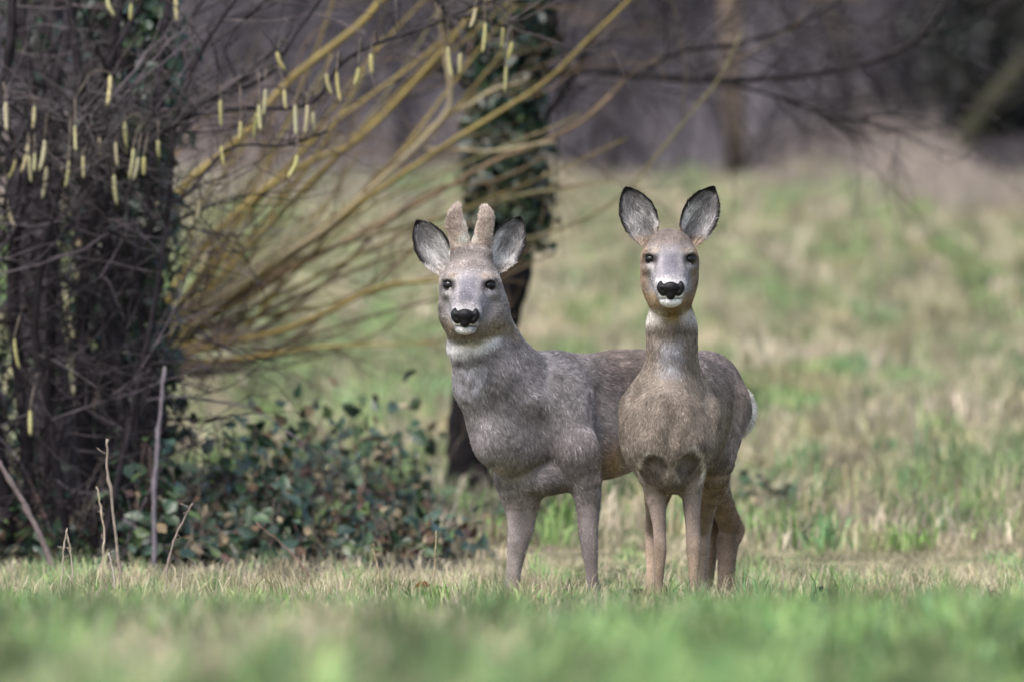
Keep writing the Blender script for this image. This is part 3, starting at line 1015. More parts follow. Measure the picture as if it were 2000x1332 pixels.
    col = mix(col, [0.21, 0.155, 0.115], leg * sstep(0.35, 0.5, along))
    # pale hem of the brisket
    hem = np.exp(-((z - (CAM_Z + (HORIZON - 916) / F * 31)) / 0.010) ** 2) * sstep(P(1000, 0, 0)[0], P(960, 0, 0)[0], x) * (yd < 0.05)
    col = mix(col, [0.40, 0.37, 0.36], hem * 0.7)
    col, on = H.coat(V, col, None, True)
    streak = Noise(44, 30, 60, 190)(V * np.array([1, 1, 0.16]))
    col = col * (1 + (0.11 * nz + 0.09 * nf) * (1 - 0.6 * leg) + 0.16 * streak * leg)[:, None]
    col = np.clip(col, 0.01, 0.8)
    body = make_mesh('body', V, [Q], M_coat, root, col, True, loc)
    ln = 0.018 * (1 - on) + 0.009 * on
    ln = ln * (1 - 0.5 * sstep(0.34, 0.25, z))
    lift = 0.15 * (1 - on) + 0.15 * on
    xh, zh, yh = H.inv(V)
    orb = np.exp(-((np.abs(xh) - 0.0490) / 0.021) ** 4 - (zh / 0.0165) ** 4) * (yh < 0.03)
    nos = np.exp(-(xh / 0.040) ** 4 - ((zh + 0.083) / 0.022) ** 4) * (yh < -0.082)
    mk = np.clip(1 - 1.3 * orb - 1.3 * nos, 0, 1) * (0.35 + 0.65 * (N[:, 1] < 0.35)) * (1 + 0.6 * on)
    add_fur('fur', body, V, Q, N, fl, col, ln, lift, 350000, r, loc, 0.0005, mask=mk, colvar=0.3, wide=1 + 0.3 * on)
    H.parts(root, loc)
    ear(root, loc, P(868, 532, -.13), P(809, 432, -.12), .049, (-0.38, -1, 0.1), r, flip=1)
    ear(root, loc, P(971, 526, -.13), P(1022, 424, -.11), .049, (0.34, -1, 0.1), r, flip=-1)
    vel = np.array([0.60, 0.50, 0.44])
    for pts in ([(P(902, 488, -.15), .0245), (P(897, 465, -.15), .0225), (P(891, 440, -.152), .0215), (P(889, 420, -.155), .0155), (P(893, 404, -.155), .0085)],
                [(P(938, 488, -.15), .0245), (P(943, 465, -.15), .0210), (P(948, 440, -.152), .0195), (P(950, 422, -.155), .0170), (P(947, 411, -.155), .0105)]):
        A = SDF()
        A.chain(pts, .012)
        if pts[0][0][0] < P(920, 0, 0)[0]:
            A.ell(P(881, 438, -.155), (.011, .012, .016), k=.01)
        V, Q = A.mesh(0.0028)
        V = relax(V, Q, 1)
        N = vnormals(V, Q)
        V = V + N * (0.0008 * Noise(51, 30, 120, 400)(V))[:, None]
        nzz = Noise(52, 30, 60, 200)(V)
        c = np.clip(vel[None] * (1 + 0.16 * nzz)[:, None], 0.05, 0.7)
        o = make_mesh('antler', V, [Q], M_coat, root, c, True, loc)
        add_fur('velvet', o, V, Q, N, np.tile(np.array([0, 0, 1.0]), (len(V), 1)), c, np.full(len(V), 0.0075), np.full(len(V), 0.8), 14000, r, loc, 0.00045, 0.5, 0.25)
    fw = -bk
    for p in (P(1157, 1197, -.01), P(990, 1197, .03), P(1405, 1180, .545), P(1372, 1180, .645)):
        hoof(root, loc, (p[0], p[1], 0.0), fw, r)
    return root


doe = build_doe()
buck = build_buck()

# ------------------------------------------------------------------ woody plants
M_bark = new_mat('bark', 0.9, 'col', 0.1, (14.0, 0.5), bump=(0.8, 0.02))
M_shoot = new_mat('smooth_shoots', 0.6, 'col', 0.25, (9.0, 0.3))
M_leaf = new_mat('evergreen_leaves', 0.38, 'col', 0.5, (25.0, 0.3), trans=0.12)
M_dead = new_mat('dead_leaves', 0.85, 'col', 0.1, (40.0, 0.35), trans=0.1)
M_catkin = new_mat('catkin_scales', 0.85, 'col', 0.1, (260.0, 0.35), trans=0.1)


def pxpath(pts, Y, n, wob=0.0, r=rng, dY=0.0):
    """smooth path through picture positions (x, y[, extra distance]) on the upright plane at distance Y"""
    q = np.array([W(p[0], p[1], Y + (p[2] if len(p) > 2 else 0)) for p in pts])
    s = spline(q, n)
    if wob:
        k = r.normal(size=(3, 3)) * wob
        t = np.linspace(0, 1, n)[:, None]
        for i in range(3):
            s = s + k[i] * np.sin(t * math.pi * (i + 1.5) + i)
    return s


def taper(r0, r1, n, e=1.0):
    t = np.linspace(0, 1, n)
    return r0 + (r1 - r0) * t ** e


def twig_from(mb, p, d, length, rad, r, depth, col, sides=3, gravity=0.0, segs=5):
    """a twig that forks"""
    d = d / (np.linalg.norm(d) + 1e-9)
    pts = [p]
    cur = d.copy()
    for i in range(segs):
        cur = cur + r.normal(size=3) * 0.16 + np.array([0, 0, gravity])
        cur /= np.linalg.norm(cur)
        pts.append(pts[-1] + cur * length / segs)
    pts = np.array(pts)
    mb.tube(pts, taper(rad, rad * 0.35, len(pts)), sides, np.asarray(col) * r.uniform(0.75, 1.3))
    if depth > 0:
        for _ in range(r.integers(2, 4)):
            i = r.integers(1, segs + 1)
            nd = cur * 0.6 + d * 0.5 + r.normal(size=3) * 0.55
            twig_from(mb, pts[i], nd, length * r.uniform(0.4, 0.7), rad * 0.55, r, depth - 1, col, sides, gravity, segs)


# --- ivy-clad tree behind the buck
rt = np.random.default_rng(61)
YT = 40.4
base = W(925, 985, YT)
base[2] = ground_z(base[0], base[1]) - 0.02
tree = thing('ivy_tree', 'dark leaning tree trunk hung with ivy, right behind the buck', 'tree', base)
tp = np.array([[932, 1010, 54], [918, 960, 48], [914, 880, 42], [920, 790, 40], [948, 700, 40], [985, 600, 38], [1000, 500, 42], [995, 400, 48],
               [985, 300, 46], [985, 180, 46], [1000, 60, 46], [1012, -80, 44], [1030, -300, 40], [1060, -700, 30]], float)
path = spline(np.array([W(a, b, YT) for a, b, _ in tp]), 60)
rad = spline(tp[:, 2:3], 60)[:, 0] / F * YT * (1 + 0.07 * np.sin(np.arange(60) * 1.3) + 0.05 * rt.normal(size=60))
mb = MB()
mb.tube(path, rad, 16, np.array([0.013, 0.0115, 0.0125]))
mb.build('trunk', M_bark, tree, base)
BARK_D = np.array([0.024, 0.021, 0.022])
for pts, r0, r1 in ([[(1030, 150), (1120, 138), (1230, 150), (1400, 160), (1560, 150), (1680, 128), (1760, 98), (1810, 50), (1850, -20), (1900, -140)], 9, 4],
                    [[(1005, 200), (1050, 120), (1075, 60), (1085, -40), (1110, -200)], 10, 6],
                    [[(1000, 330), (1060, 270), (1085, 200), (1130, 110), (1200, 30), (1290, -60)], 8, 4],
                    [[(970, 170), (930, 120), (880, 60), (850, -20), (800, -150)], 8, 5],
                    [[(985, 260), (930, 200), (890, 150), (870, 90), (860, 0), (850, -90)], 7, 4],
                    [[(1400, 160, 0.1), (1500, 190), (1600, 225), (1700, 230)], 4, 2],
                    [[(1230, 150), (1320, 110), (1440, 95), (1540, 50), (1640, -10)], 5, 3]):
    p = pxpath(pts, YT, 24, 0.01, rt)
    mb = MB()
    mb.tube(p, taper(r0, r1, 24) / F * YT, 8, BARK_D)
    for _ in range(17):
        i = rt.integers(3, 23)
        d = p[min(i + 1, 23)] - p[i - 1]
        twig_from(mb, p[i], d / np.linalg.norm(d) + rt.normal(size=3) * 0.6, rt.uniform(0.15, 0.75), 0.004, rt, 2, BARK_D * 1.3)
    mb.build('branch', M_bark, tree, base)
mb = MB()
n = 2600
t = rt.beta(1.1, 1.5, n)
pi = np.clip(((0.50 + 0.46 * t) * 59).astype(int), 0, 59)
a = rt.uniform(0, 6.283, n)
off = np.stack([np.cos(a), np.sin(a), rt.normal(size=n) * 0.3], 1)
pos = path[pi] + off * (rad[pi] * rt.uniform(0.85, 1.75, n))[:, None] + rt.normal(size=(n, 3)) * np.array([0.01, 0.01, 0.04])
ivc = np.array([[0.012, 0.03, 0.018], [0.018, 0.042, 0.022], [0.022, 0.04, 0.030], [0.03, 0.05, 0.02]])
leaf_cloud(mb, pos, off + rt.normal(size=(n, 3)) * 0.5, rt.uniform(0.035, 0.065, n), ivc[rt.integers(0, 4, n)], rt)
kind(mb.build('ivy_leaves', M_leaf, tree, base), 'stuff')

# --- yellow-barked willow: a low knotted stool with long golden shoots
rw = np.random.default_rng(71)
YW = 39.6
base = W(140, 1080, YW)
base[2] = ground_z(base[0], base[1]) - 0.03
willow = thing('willow_shrub', 'leaning willow stool throwing long golden-yellow shoots up to the right', 'shrub', base)
mb = MB()
p = pxpath([(120, 1090), (150, 960), (190, 840), (245, 740), (300, 680), (330, 650)], YW, 22, 0.01, rw)
mb.tube(p, np.interp(np.linspace(0, 1, 22), [0, .3, .7, .9, 1], [62, 50, 46, 50, 26]) / F * YW, 12, np.array([0.05, 0.04, 0.033]))
mb.build('trunk', M_bark, willow, base)
mb = MB()
p = pxpath([(60, 1080), (110, 930), (150, 850), (230, 790), (310, 735), (350, 715)], YW - 0.15, 18, 0.01, rw)
mb.tube(p, taper(34, 26, 18) / F * YW, 10, np.array([0.055, 0.043, 0.036]))
mb.build('trunk', M_bark, willow, base)
GOLD = np.array([0.205, 0.158, 0.05])
BROWN = np.array([0.15, 0.105, 0.06])
PALE = np.array([0.30, 0.25, 0.15])
OLIVE = np.array([0.17, 0.15, 0.075])
main = [
    ([(262, 640), (300, 480), (357, 375), (465, 280), (563, 161), (700, 50), (745, 0), (830, -90), (920, -200)], 12, 7, GOLD),
    ([(290, 660), (335, 580), (409, 465), (518, 360), (610, 300), (700, 262), (868, 95), (924, 38), (976, 0), (1080, -100)], 12, 5, GOLD),
    ([(310, 670), (420, 590), (560, 495), (640, 440), (700, 388), (790, 310), (868, 228), (879, 175), (868, 90), (854, 0), (845, -80)], 10, 4, PALE),
    ([(320, 680), (470, 570), (640, 455), (700, 406), (790, 345), (889, 280), (997, 210), (1067, 157), (1137, 80), (1218, 0), (1290, -80)], 10, 4, GOLD * 0.9),
    ([(330, 690), (480, 580), (610, 505), (700, 455), (833, 385), (962, 315), (1050, 285), (1137, 241), (1190, 190)], 10, 4, BROWN * 1.2),
    ([(315, 700), (450, 665), (547, 646), (634, 609), (700, 575), (766, 555), (840, 551), (900, 545)], 9, 4, GOLD),
    ([(330, 715), (440, 700), (560, 660), (640, 600), (720, 560), (800, 500), (870, 450)], 8, 3, BROWN * 1.2),
    ([(300, 650), (361, 539), (415, 469), (470, 420), (560, 330), (640, 250), (720, 190), (800, 130), (880, 60)], 9, 4, GOLD * 0.9),
    ([(330, 690), (520, 540), (700, 470), (880, 420), (1000, 385), (1100, 370), (1200, 350)], 8, 3, OLIVE),
    ([(330, 700), (560, 590), (760, 500), (900, 470), (1040, 470), (1200, 400), (1300, 284), (1352, 210), (1400, 152), (1450, 60)], 6, 2.5, OLIVE * .8),
    ([(240, 640), (255, 560), (270, 470), (300, 380), (360, 290), (420, 220)], 8, 4, BROWN),
    ([(170, 720), (165, 620), (158, 520), (158, 430), (160, 340)], 9, 5, BROWN),
    ([(215, 640), (225, 560), (245, 490), (262, 430)], 9, 6, GOLD * 0.7),
    ([(320, 690), (480, 660), (640, 560), (760, 440), (850, 370), (960, 350), (1060, 300)], 7, 3, BROWN),
    ([(300, 700), (380, 670), (470, 640), (520, 600), (560, 550)], 11, 4, GOLD * 0.8),
    ([(310, 720), (400, 720), (500, 710), (620, 660), (700, 640)], 8, 3, OLIVE),
    ([(340, 710), (430, 730), (520, 720), (640, 690), (760, 640)], 6, 2, OLIVE),
    ([(830, 283), (880, 288), (940, 293), (1010, 292), (1080, 280)], 5, 4, PALE),
    ([(868, 228), (930, 200), (980, 170), (1030, 150)], 5, 3, PALE),
]
for k in range(20):
    a = rw.uniform(0.10, 1.2)
    L = rw.uniform(420, 1000)
    x0, y0 = rw.uniform(270, 350), rw.uniform(640, 730)
    bend = rw.uniform(-0.15, 0.32)
    pts = []
    for u in (0, .25, .5, .75, 1):
        aa = a + bend * (u - 0.3)
        pts.append((x0 + L * u * math.cos(aa), y0 - L * u * math.sin(aa)))
    main.append((pts, rw.uniform(4.5, 8), 2, [GOLD, GOLD * .8, OLIVE, BROWN * 0.8][rw.integers(0, 4)]))
for k in range(7):
    a, L = rw.uniform(0.5, 1.0), rw.uniform(760, 1080)
    x0, y0, bend = rw.uniform(280, 345), rw.uniform(640, 700), rw.uniform(-.1, .25)
    main.append(([(x0 + L * u * math.cos(a + bend * (u - .3)), y0 - L * u * math.sin(a + bend * (u - .3))) for u in (0, .25, .5, .75, 1)], rw.uniform(6, 9), 2.5, GOLD * rw.uniform(.8, 1.1)))
tw = MB()
for k, (pts, r0, r1, c) in enumerate(main):
    dz = rw.uniform(-0.6, 0.25)
    q = [(a_, b_, dz * min(1, i / 3)) for i, (a_, b_) in enumerate(pts)]
    p = pxpath(q, YW, 30, 0.006, rw)
    mb = MB()
    mb.tube(p, taper(r0 * .8, r1 * .8, 30, 0.8) / F * YW, 7, c * rw.uniform(0.85, 1.15))
    mb.build('shoot', M_shoot, willow, base)
    for _ in range(4):
        i = rw.integers(4, 29)
        d = p[min(i + 1, 29)] - p[i - 1]
        twig_from(tw, p[i], d / np.linalg.norm(d) + rw.normal(size=3) * 0.4, rw.uniform(0.15, 0.5), 0.0028, rw, 1, BROWN * 0.8)
for _ in range(36):     # brown brush at the stool's head
    p0 = W(rw.uniform(300, 420), rw.uniform(600, 740), YW + rw.uniform(-.3, .3))
    twig_from(tw, p0, np.array([1, rw.normal() * .4, rw.normal() * .45 + .25]), rw.uniform(0.2, 0.55), 0.0035, rw, 2, np.array([0.085, 0.062, 0.055]))
kind(tw.build('twigs', M_shoot, willow, base), 'stuff')

# --- hazel with catkins, stems and tangle at the left
rh = np.random.default_rng(81)
YH = 34.9
base = W(170, 1115, YH + 0.4)
base[2] = ground_z(base[0], base[1]) - 0.03
hazel = thing('hazel_shrub', 'bare grey hazel thicket hung with yellow-green catkins', 'shrub', base)
GREYB = np.array([0.026, 0.0225, 0.025])
stems = [([(150, 1120), (170, 900), (160, 600), (190, 300), (240, 0), (300, -250)], 17, 10, .5), ([(60, 1120), (50, 850), (40, 500), (90, 200), (150, -60)], 15, 9, .6),
         ([(220, 1115), (250, 900), (235, 650), (210, 420), (150, 200), (110, -80)], 13, 8, .3), ([(100, 1110), (110, 700), (100, 400), (60, 150), (30, -80)], 12, 8, .7),
         ([(20, 1110), (-20, 800), (-40, 400), (0, 150), (20, -80)], 14, 9, .4), ([(190, 1110), (205, 800), (260, 560), (290, 300), (330, 60), (370, -120)], 11, 6, .6),
         ([(140, 1115), (100, 820), (70, 640), (100, 420), (190, 180), (290, -30)], 9, 5, .2), ([(250, 1110), (270, 950), (260, 800), (280, 600), (250, 400)], 8, 4, .3),
         ([(180, 1115), (260, 830), (300, 640), (320, 420), (340, 250), (400, 100), (480, -40)], 7, 4, .1),
         ([(240, 420), (300, 290), (360, 235), (430, 185), (520, 150), (570, 70), (640, -30)], 5, 3, 0), ([(330, 250), (470, 215), (600, 200), (660, 130), (730, 95), (830, 50), (920, 8), (1000, -10)], 5, 3, 0),
         ([(200, 420), (140, 330), (100, 285), (20, 290), (-60, 320)], 5, 3, 0), ([(120, 250), (60, 205), (10, 195), (-50, 210)], 4, 2, 0),
         ([(240, 330), (270, 275), (320, 255), (360, 230)], 4, 2, 0), ([(215, 330), (160, 290), (130, 240), (150, 190)], 4, 2, 0),
         ([(820, -60), (870, 30), (930, 40), (1000, 55), (1040, 60)], 4, 2, 0), ([(300, 380), (360, 390), (450, 290), (560, 285), (640, 250)], 3, 2, 0)]
paths = []
tw = MB()
for pts, r0, r1, dd in stems:
    p = pxpath(pts, YH + dd, 34, 0.008, rh)
    mb = MB()
    mb.tube(p, taper(r0, r1, 34) / F * YH, 8, GREYB * rh.uniform(0.6, 1.3))
    mb.build('stem', M_bark, hazel, base)
    paths.append(p)
    for _ in range(13):
        i = rh.integers(5, 33)
        twig_from(tw, p[i], rh.normal(size=3) * np.array([1, .6, .6]) + np.array([0, 0, 0.4]), rh.uniform(0.12, 0.42), 0.003, rh, 2, np.array([0.09, 0.077, 0.078]))
for _ in range(620):     # dead tangle in the thicket
    p0 = W(rh.uniform(-220, 330), rh.uniform(150, 1100), YH + rh.uniform(0.0, 1.2))
    twig_from(tw, p0, rh.normal(size=3) + np.array([0.3, 0, 0.2]), rh.uniform(0.2, 0.6), rh.uniform(0.0025, 0.006), rh, 1, np.array([0.044, 0.038, 0.042]) * rh.choice([.3, .5, .9, 2.4]), segs=6)
cat = [(12, 228), (66, 230), (25, 330), (52, 310), (68, 318), (87, 305), (90, 357), (143, 270), (137, 340), (160, 327), (192, 290), (228, 302), (245, 270), (262, 320),
       (280, 325), (310, 292), (222, 372), (214, 178), (207, 15), (253, 24), (343, 12), (430, 222), (432, 305), (468, 255), (500, 245), (515, 200), (542, 120), (552, 195),
       (576, 235), (600, 236), (610, 239), (638, 165), (655, 170), (577, 325), (390, 410), (702, 150), (725, 125), (945, 75), (982, 72), (998, 100), (989, 155), (897, 125),
       (880, 122), (15, 425), (30, 690), (57, 825), (930, 35), (505, 230), (270, 330), (56, 330)]
allp = np.concatenate([paths[k] for k in (0, 2, 5, 6, 8, 9, 10, 11, 12, 13, 14, 15, 16)])
for k, (cx, cy) in enumerate(cat):
    L = rh.uniform(0.052, 0.098)
    c0 = W(cx, cy, YH + rh.uniform(-.3, .1))
    top = c0 + np.array([rh.normal() * 0.003, 0, L * 0.5])
    m = 11
    u = np.linspace(0, 1, m)
    bendv = rh.normal(size=2) * 0.010
    p = top[None] + np.stack([bendv[0] * u ** 2, bendv[1] * u ** 2, -L * u], 1)
    mb = MB()
    rr = rh.uniform(0.0052, 0.0072) * np.interp(u, [0, .08, .5, .9, 1], [.35, .85, 1, .8, .25]) * (1 + 0.10 * np.cos(np.arange(m) * math.pi))
    mb.tube(p, rr, 8, np.array([0.43, 0.40, 0.21]) * rh.uniform(0.8, 1.2) * np.array([1, rh.uniform(.95, 1.05), rh.uniform(.8, 1.3)]))
    mb.build('catkin', M_catkin, hazel, base)
    dd = np.linalg.norm(allp - top - np.array([0, 0, 0.05]), axis=1)
    q = allp[np.argmin(dd)]
    mid = (top + q) / 2 + np.array([0, 0, 0.03 + 0.12 * np.linalg.norm(top - q)])
    tw.tube(spline(np.array([q, mid, top + np.array([0, 0, .008]), top - np.array([0, 0, .004])]), 9), taper(0.003, 0.0012, 9), 4, np.array([0.13, 0.11, 0.09]))
kind(tw.build('twigs', M_bark, hazel, base), 'stuff')

# --- the old ivied trunks inside the thicket
for (pts, r0, r1, Yq, lab, c, ivy) in (
        ([(235, 1105), (240, 850), (235, 600), (220, 350), (225, 100), (215, -120), (200, -500)], 64, 58, 36.3, 'thick dark trunk clothed in ivy inside the catkin thicket', [0.028, 0.024, 0.025], 1900),
        ([(90, 1100), (85, 800), (75, 500), (80, 200), (60, -120), (30, -500)], 52, 46, 36.9, 'bare purplish-grey trunk inside the thicket beside the ivied one', [0.055, 0.047, 0.052], 420)):
    b = W(pts[0][0], pts[0][1], Yq)
    b[2] = ground_z(b[0], b[1]) - 0.03
    t_ = thing('thicket_tree', lab, 'tree', b)
    p = pxpath(pts, Yq, 40, 0.012, rh)
    rd = taper(r0, r1, 40) / F * Yq * (1 + 0.06 * rh.normal(size=40))
    mb = MB()
    mb.tube(p, rd, 14, np.array(c))
    mb.build('trunk', M_bark, t_, b)
    for _ in range(6):
        i = rh.integers(12, 38)
        mb = MB()
        twig_from(mb, p[i], np.array([rh.choice([-1, 1]) * 1.0, rh.normal() * .4, 0.7]), rh.uniform(0.5, 1.0), 0.014, rh, 2, np.array(c) * 1.3, 5)
        mb.build('branch', M_bark, t_, b)
    mb = MB()
    n = ivy
    pi = rh.integers(3, 39, n)
    a = rh.uniform(0, 6.283, n)
    off = np.stack([np.cos(a), np.sin(a), rh.normal(size=n) * .3], 1)
    cl = Noise(88, 12, 2, 7)(p[pi] + off * 0.1)
    pos = p[pi] + off * (rd[pi] * rh.uniform(0.9, 1.5, n) * (1 + 0.25 * np.clip(cl, -1, 1.5)))[:, None] + rh.normal(size=(n, 3)) * 0.03
    leaf_cloud(mb, pos, off + rh.normal(size=(n, 3)) * .5, rh.uniform(.035, .065, n), ivc[rh.integers(0, 4, n)], rh)
    kind(mb.build('ivy_leaves', M_leaf, t_, b), 'stuff')

# --- ivy vine hanging on the outer edge of the thicket
b = W(292, 1110, 35.6)
b[2] = ground_z(b[0], b[1]) - .01
vine = thing('ivy_vine', 'dark green ivy hanging along the outer edge of the catkin thicket', 'ivy', b)
p = pxpath([(292, 1112), (285, 900), (288, 700), (306, 480), (300, 300), (308, 160), (296, 20), (280, -150)], 35.6, 30, .006, rh)
mb = MB()
mb.tube(p, taper(7, 3, 30) / F * 35.6, 7, np.array([0.04, 0.033, 0.03]))
mb.build('stem', M_bark, vine, b)
n = 620
pi = np.clip(rh.normal(19, 5, n).astype(int), 8, 29)
off = rh.normal(size=(n, 3))
pos = p[pi] + off * np.array([.035, .05, .05])
mb = MB()
leaf_cloud(mb, pos, off + np.array([0, -.6, .3]), rh.uniform(.035, .07, n), ivc[rh.integers(0, 4, n)] * rh.uniform(.7, 1.6, (n, 1)), rh)
kind(mb.build('leaves', M_leaf, vine, b), 'stuff')

# --- brambles and ivy on the ground between thicket and tree
rb = np.random.default_rng(91)
BL = np.array([[0.028, 0.06, 0.03], [0.05, 0.085, 0.04], [0.04, 0.07, 0.05], [0.075, 0.115, 0.04], [0.02, 0.04, 0.028]])
BD = np.array([[0.12, 0.08, 0.055], [0.24, 0.19, 0.12], [0.10, 0.065, 0.06], [0.30, 0.26, 0.18]])


def bramble(px, Yb, wpx, hpx, n, label, dead=0.15):
    b = W(px, 1100, Yb)
    b[2] = ground_z(b[0], b[1]) - 0.01
    t_ = thing('bramble_bush', label, 'bush', b, 'brambles below the willow')
    wm, hm = wpx / F * Yb, hpx / F * Yb
    for _ in range(9):
        d = rb.uniform(-1, 1) * wm
        s0 = b + np.array([rb.normal() * wm * .25, rb.normal() * .12, 0])
        e = s0 + np.array([d, rb.normal() * .2, rb.uniform(0.0, .35) * hm])
        mid = (s0 + e) / 2 + np.array([0, 0, hm * rb.uniform(.6, 1.05)])
        mb = MB()
        pp = spline(np.array([s0, mid * .55 + s0 * .45 + np.array([0, 0, hm * .25]), mid, e]), 18)
        mb.tube(pp, taper(.0032, .0014, 18), 5, np.array([0.10, 0.07, 0.062]) * rb.uniform(.6, 1.4))
        mb.build('cane', M_shoot, t_, b)
    n = int(n * 0.62)
    u = rb.normal(size=(n, 3))
    u /= np.linalg.norm(u, axis=1)[:, None]
    rr = rb.uniform(0.1, 1.25, n) ** 0.6
    lump = 1 + 0.25 * Noise(int(px) + 500, 10, 1.5, 4)(u)
    pos = b + u * (rr * lump)[:, None] * np.array([wm, 0.32, hm])
    pos[:, 2] = np.abs(pos[:, 2] - b[2]) + b[2] + 0.01
    k = rb.uniform(0, 1, n) < dead
    mb = MB()
    leaf_cloud(mb, pos[~k], u[~k] * .6 + rb.normal(size=((~k).sum(), 3)) * .5 + np.array([0, -.2, .7]), rb.uniform(.03, .075, (~k).sum()), BL[rb.integers(0, 5, (~k).sum())] * rb.uniform(.7, 1.4, ((~k).sum(), 1)), rb)
    kind(mb.build('leaves', M_leaf, t_, b), 'stuff')
    mb = MB()
    leaf_cloud(mb, pos[k], u[k] + rb.normal(size=(k.sum(), 3)), rb.uniform(.025, .055, k.sum()), BD[rb.integers(0, 4, k.sum())], rb)
    kind(mb.build('dead_leaves', M_dead, t_, b), 'stuff')
    mb = MB()
    for _ in range(26):
        s0 = b + np.array([rb.uniform(-1, 1) * wm, rb.normal() * .2, rb.uniform(0, .5) * hm])
        twig_from(mb, s0, rb.normal(size=3) + np.array([0, 0, .7]), rb.uniform(.1, .3), .002, rb, 1, np.array([0.20, 0.165, 0.13]) * rb.uniform(.4, 1.3))
    kind(mb.build('twigs', M_shoot, t_, b), 'stuff')


bramble(290, 35.2, 110, 200, 800, 'dark bramble clump at the foot of the ivied thicket trunk')
bramble(440, 36.8, 130, 215, 900, 'tall bramble mound just right of the thicket under the golden shoots', .2)
bramble(600, 37.6, 140, 200, 850, 'bramble mound in the middle of the undergrowth between thicket and tree', .3)
bramble(735, 38.2, 120, 200, 750, 'bramble mound left of the dark trunk with paler leaves', .35)
bramble(825, 39.0, 55, 60, 170, 'bramble beside the left side of the dark leaning trunk', .15)
bramble(1000, 38.2, 50, 45, 170, 'low bramble at the foot of the dark leaning trunk', .3)
bramble(400, 35.2, 90, 95, 420, 'low front bramble beside the bent forked stalk', .2)
bramble(540, 35.3, 100, 120, 520, 'low front bramble with a bowing red cane', .25)
bramble(690, 35.4, 100, 100, 460, 'low front bramble below the middle mounds with many rusty leaves', .45)
bramble(830, 35.5, 80, 75, 330, 'low front bramble beside the lone thin stalk left of the buck', .4)
bramble(1520, 38.6, 85, 75, 260, 'low bluish-green bramble in the meadow behind the doe', .1)
bramble(60, 35.4, 140, 150, 520, 'low dark bramble in front of the bare purplish trunk', .45)
bramble(-60, 36.2, 130, 420, 900, 'high dark bramble heaped at the outer side of the bare purplish trunk', .25)

# --- dry stalks that stand in the sharp grass
M_stalk = new_mat('dry_stalks', 0.8, 'col', 0.15, (60.0, 0.3))
stalks = [([(238, 1145), (228, 1060), (216, 960), (208, 900), (211, 858)], 3.6, 31.6, 'tall knobbly grey dry stalk in front of the thicket', [0.24, 0.20, 0.17]),
          ([(199, 1120), (204, 1050), (197, 990), (189, 950)], 2.2, 31.8, 'pale slender dry stalk beside the knobbly grey one', [0.40, 0.33, 0.25]),
          ([(324, 1140), (332, 1085), (345, 1040), (362, 1010), (375, 982)], 2.8, 31.4, 'bent forked dry stalk leaning right in front of the brambles', [0.22, 0.18, 0.16]),
          ([(112, 1130), (80, 1050), (40, 970), (-5, 900), (-50, 840)], 6.5, 33.4, 'straight grey stick leaning left in front of the thicket', [0.15, 0.12, 0.12]),
          ([(302, 960 + 160), (302, 960), (310, 840), (322, 715)], 5.0, 34.7, 'thick upright lilac-grey dead stem by the bramble clump', [0.17, 0.15, 0.165]),
          ([(119, 1140), (124, 1080), (130, 1030)], 2.0, 31.2, 'short pale stalk, tallest of the broken cluster under the leaning stick', [0.36, 0.31, 0.25]),
          ([(143, 1138), (137, 1070), (128, 1035)], 1.8, 31.3, 'short pale stalk leaning against the tallest of the broken cluster', [0.36, 0.31, 0.25]),
          ([(225, 1150), (220, 1110), (213, 1080)], 2.6, 31.1, 'stubby pale broken stalk at the foot of the knobbly grey one', [0.34, 0.30, 0.27]),
          ([(848, 1115), (850, 1075), (852, 1036)], 1.6, 31.2, 'single thin pale stalk standing alone left of the buck', [0.36, 0.31, 0.2]),
          ([(740, 1118), (733, 1090), (727, 1068)], 1.6, 31.2, 'short thin stalk leaning left below the bramble mounds', [0.36, 0.29, 0.19]),
          ([(600, 1120), (560, 1070), (500, 1020)], 1.6, 32.6, 'long reddish cane end bowing left over the grass', [0.22, 0.13, 0.11])]
for pts, rr, Yq, lab, c in stalks:
    b = W(pts[0][0], pts[0][1], Yq)
    g = ground_z(b[0], b[1])
    pts3 = np.array([W(a_, b_, Yq) for a_, b_ in pts])
    if pts3[0, 2] > g - 0.01:
        pts3 = np.concatenate([[[pts3[0, 0], pts3[0, 1], g - 0.02]], pts3]) if pts3[0, 2] > g + 0.02 else pts3
    p = spline(pts3, 22)
    p += rb.normal(size=p.shape) * 0.0012
    b = np.array([p[0, 0], p[0, 1], g])
    mb = MB()
    knob = 1 + 0.45 * (rb.uniform(0, 1, 22) > .82)
    mb.tube(p, taper(rr, rr * .55, 22) / F * Yq * knob, 7, np.array(c))
    for _ in range(3):
        i = rb.integers(6, 20)
        mb.tube(np.array([p[i], p[i] + np.array([rb.normal() * .008, 0, .010]), p[i] + np.array([rb.normal() * .012, 0, .018])]), taper(rr * .4, rr * .2, 3) / F * Yq, 5, np.array(c))
    tag(mb.build('dry_stalk', M_stalk, None, b), lab, 'stalk', 'dry stalks in the turf')

